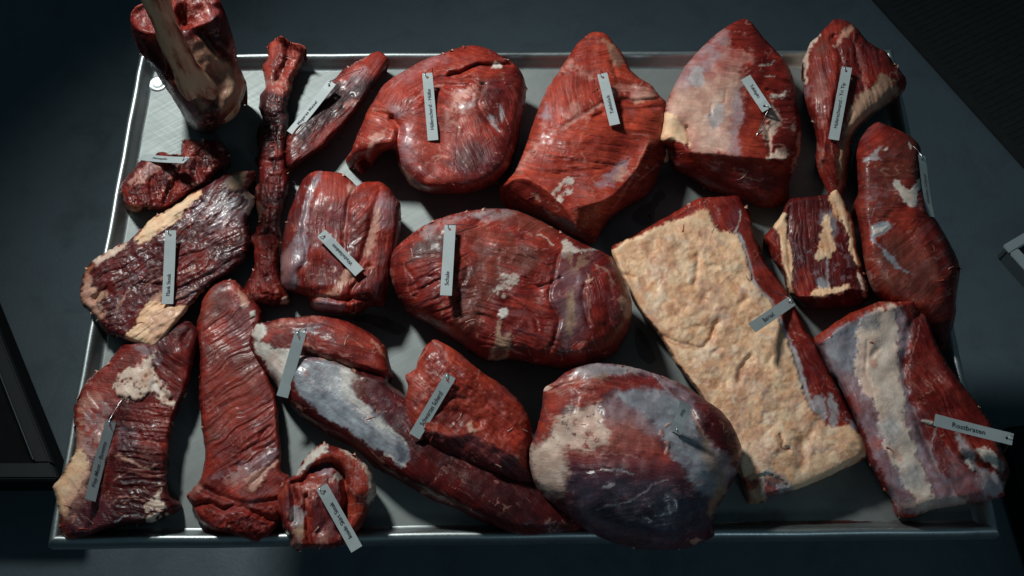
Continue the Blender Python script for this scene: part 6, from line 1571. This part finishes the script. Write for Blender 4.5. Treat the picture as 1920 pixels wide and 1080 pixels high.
name_tag('', 'blank white tag seen from its back on the tenderloin', (564, 622), (529, 744), .016, .030, (575, 612))
name_tag('Inside Skirt Steak', 'slanting tag lettered Inside Skirt Steak hanging over the near rim', (603, 912), (669, 1030), .012, .020, (628, 882), 0, .54, .56, zabs=(.100, .088))
name_tag('Nuss', 'short looking tilted tag with tiny lettering on the round knuckle', (1266, 811), (1287, 755), .004, .060, (1262, 801), 0, .66, .22, 0.008, wvec=(6, 12, -0.004))
name_tag('Beiried', 'white tag lettered Beiried on the loin with the cream fat cap', (1485, 564), (1410, 615), .016, .010, (1433, 540), 0, .60, .32, 0.0105)
name_tag('Rostbraten', 'white tag lettered Rostbraten sticking out over the near right corner', (1899, 824), (1752, 787), .020, .010, (1880, 850), 0, .56, .42, 0.0105, zabs=(.125, .130))
name_tag('Flap Meat - Bavette', 'narrow edge on tag lettered Flap Meat - Bavette on the coarse grained flap', (208, 789), (169, 938), .014, .010, (235, 741), -40, .55, .56)

# ---------------------------------------------------------------- surroundings on the floor
# ribbed rubber mat, far right
A = pt(1640, 0, -TZ + .012); B = pt(1920, 310, -TZ + .012)
d = (B - A); d.z = 0; d.normalize(); n = Vector((-d.y, d.x, 0))
if n.x < 0: n.negate()
mat_root = empty('rubber_mat', (A.x, A.y, 0))
tag(mat_root, 'black ribbed rubber mat lying on the floor beyond the far right corner', 'mat')
bm = bmesh.new()
o0 = Vector((A.x, A.y, 0)) - d * 1.2
Lm, Wm = 3.4, 1.6
q = [o0, o0 + d * Lm, o0 + d * Lm + n * Wm, o0 + n * Wm]
lo = [bm.verts.new(p + Vector((0, 0, .001))) for p in q]; hi = [bm.verts.new(p + Vector((0, 0, .012))) for p in q]
bm.faces.new(hi); bm.faces.new(lo[::-1])
for i in range(4): bm.faces.new((lo[i], lo[(i + 1) % 4], hi[(i + 1) % 4], hi[i]))
bm_obj('mat_base', bm, M_RUBBER, mat_root)
bm = bmesh.new()
k = 0.03
while k < Lm - 0.03:
    p = o0 + d * k
    w = d * .005
    vs = [bm.verts.new(p + n * .03 - w + Vector((0, 0, .0123))), bm.verts.new(p + n * .03 + w + Vector((0, 0, .0123))), bm.verts.new(p + n * (Wm - .03) + w + Vector((0, 0, .0123))), bm.verts.new(p + n * (Wm - .03) - w + Vector((0, 0, .0123)))]
    vt = [bm.verts.new(v.co + Vector((0, 0, .0012))) for v in vs]
    bm.faces.new(vt)
    for i in range(4): bm.faces.new((vs[i], vs[(i + 1) % 4], vt[(i + 1) % 4], vt[i]))
    k += .021
ob = bm_obj('rib', bm, M_RUBBER, mat_root)
ob['kind'] = 'stuff'


def frame_from(px_corner, px_u, px_v, z, orth=True):
    """horizontal frame at table-relative height z whose corner and two edge directions are read from the photograph"""
    c = pt(*px_corner, z); u = pt(*px_u, z) - c; v = pt(*px_v, z) - c
    u.z = v.z = 0
    u.normalize()
    v = (v - u * v.dot(u)).normalized() if orth else v.normalized()
    return c, u, v


def add_obox(bm, c, u, v, a0, a1, b0, b1, z0, z1, bevel=0.004):
    w = Vector((0, 0, 1))
    m = Matrix.Identity(4)
    for i in range(3):
        m[i][0], m[i][1], m[i][2], m[i][3] = u[i], v[i], w[i], c[i]
    m[2][3] = 0
    s = len(bm.verts)
    add_box(bm, (a0, b0, z0), (a1, b1, z1), bevel)
    bm.verts.ensure_lookup_table()
    bmesh.ops.transform(bm, matrix=m, verts=bm.verts[s:])


# pale plastic crate standing on a grey dolly, right edge
c, u, v = frame_from((1888, 460), (1920, 441), (1922, 508), -.79)
ztop = c.z
cr = empty('plastic_crate', (c.x, c.y, 0))
tag(cr, 'corner of a pale plastic crate standing on the floor at the right edge', 'crate')
for (a0, a1, b0, b1) in ((0, .40, 0, .014), (0, .40, .286, .30), (0, .014, .014, .286), (.386, .40, .014, .286)):
    bm = bmesh.new(); add_obox(bm, c, u, v, a0, a1, b0, b1, .0, ztop - .012); bm_obj('side_wall', bm, M_CRATE2, cr)
for (a0, a1, b0, b1) in ((-.006, .406, -.006, .022), (-.006, .406, .278, .306), (-.006, .022, .022, .278), (.378, .406, .022, .278)):
    bm = bmesh.new(); add_obox(bm, c, u, v, a0, a1, b0, b1, ztop - .012, ztop, .003); bm_obj('rim', bm, M_CRATE, cr)
bm = bmesh.new(); add_obox(bm, c, u, v, .014, .386, .014, .286, .002, .008, 0); bm_obj('bottom', bm, M_CRATE2, cr)

# dark trolley with an open well, near left
c, u, v = frame_from((98, 876), (0, 876), (-12, 600), -.62, False)
ztop = c.z
tr = empty('dark_trolley', (c.x, c.y, 0))
tag(tr, 'dark metal trolley with an open black well at the left edge', 'trolley')
TL_, TW_ = .85, .70
for (a0, a1, b0, b1) in ((0, TL_, -.03, .012), (0, .034, .012, TW_), (0, TL_, TW_, TW_ + .03), (TL_ - .034, TL_, .012, TW_)):
    bm = bmesh.new(); add_obox(bm, c, u, v, a0, a1, b0, b1, ztop - .03, ztop, .004); bm_obj('top_rail', bm, M_DARKMETAL, tr)
bm = bmesh.new(); add_obox(bm, c, u, v, .0345, .0375, .02, TW_, ztop - .012, ztop + .002, .0006); bm_obj('edge_strip', bm, M_CRATE2, tr)
for (a0, a1, b0, b1) in ((.002, TL_ - .002, -.028, -.022), (.002, .008, -.022, TW_ + .02), (.002, TL_ - .002, TW_ + .022, TW_ + .028), (TL_ - .008, TL_ - .002, -.022, TW_ + .02)):
    bm = bmesh.new(); add_obox(bm, c, u, v, a0, a1, b0, b1, .12, ztop - .03, 0); bm_obj('side_panel', bm, M_BLACK, tr)
bm = bmesh.new(); add_obox(bm, c, u, v, .008, TL_ - .008, -.02, TW_ + .02, .12, .14, 0); bm_obj('bottom', bm, M_BLACK, tr)
for a in (.03, TL_ - .07):
    for b in (.0, TW_ - .05):
        bm = bmesh.new(); add_obox(bm, c, u, v, a, a + .04, b, b + .04, .0, .12, .012); bm_obj('wheel', bm, M_BLACK, tr)

# black bin near the right rim
c, u, v = frame_from((1884, 800), (1960, 792), (1905, 930), -.70)
ztop = c.z
bn_ = empty('waste_bin', (c.x, c.y, 0))
tag(bn_, 'black bin standing in the shade beyond the rib cut', 'bin')
bm = bmesh.new(); add_obox(bm, c, u, v, .015, .36, .015, .42, .0, ztop - .03, .02); bm_obj('body', bm, M_BLACK, bn_)
bm = bmesh.new(); add_obox(bm, c, u, v, 0, .375, 0, .435, ztop - .03, ztop, .008); bm_obj('lid', bm, M_BLACK, bn_)


# ---------------------------------------------------------------- thin pools of juice on the steel
def juice_material(name, col, alpha):
    t = NT(name)
    t.b.inputs['Base Color'].default_value = (*col, 1)
    t.b.inputs['Roughness'].default_value = 0.12
    geo = t.node('ShaderNodeTexCoord')
    n = t.noise(geo.outputs['Object'], 60.0, 3, 0.5)
    t.link(t.maprange(n, 0.3, 0.7, alpha * 0.7, alpha), t.b.inputs['Alpha'])
    return t.mat


def puddle(label, outline, mat, dome=0.0012):
    S = catmull(np.array([(x, y, 0.0) for x, y in outline], float), True, 4)
    S[:, :2] += 1.6 * (np.stack([fbm(np.arange(len(S)) * .4, np.zeros(len(S)), 5, 3), fbm(np.arange(len(S)) * .4, np.ones(len(S)) * 9, 6, 3)], 1) - 0.5) * 2
    c = S[:, :2].mean(0)
    bm = bmesh.new()
    rings = []
    for f, h in ((1.0, .0014), (0.93, .0018), (0.7, .0018 + dome * .6), (0.35, .0018 + dome)):
        rings.append([bm.verts.new(pt(c[0] + (x - c[0]) * f, c[1] + (y - c[1]) * f, h)) for x, y in S[:, :2]])
    for a, b in zip(rings[:-1], rings[1:]):
        for k in range(len(a)):
            bm.faces.new((a[k], a[(k + 1) % len(a)], b[(k + 1) % len(a)], b[k]))
    bm.faces.new(rings[-1])
    o = bm_obj('juice_puddle', bm, mat, None, smooth=True)
    tag(o, label, 'puddle')


M_JUICE = juice_material('watery_juice', (0.05, 0.032, 0.026), 0.42)
M_BLOOD = juice_material('dark_blood', (0.055, 0.008, 0.006), 0.85)
puddle('watery pale stain on the steel below the pointed cut', [(1186, 400), (1205, 385), (1222, 378), (1228, 362), (1242, 356), (1248, 370), (1236, 382), (1228, 396), (1226, 414), (1208, 424), (1190, 416)], M_JUICE, .0003)
puddle('single dark red drop inside the watery stain', [(1214, 404), (1219, 400), (1223, 404), (1219, 408)], M_BLOOD, .0008)
puddle('dark red trickle in the crease of the near rim', [(1345, 984), (1420, 978), (1500, 977), (1570, 976), (1640, 978), (1570, 982), (1480, 984), (1400, 988)], M_BLOOD, .0002)
puddle('faint watery smear between the largest joint and the loin', [(1192, 610), (1206, 622), (1222, 650), (1230, 676), (1218, 684), (1200, 668), (1190, 640)], M_JUICE, .0003)
puddle('faint watery smear below the two lobed muscle', [(596, 590), (650, 592), (700, 590), (735, 600), (760, 615), (745, 628), (715, 612), (660, 600), (610, 596)], M_JUICE, .0003)
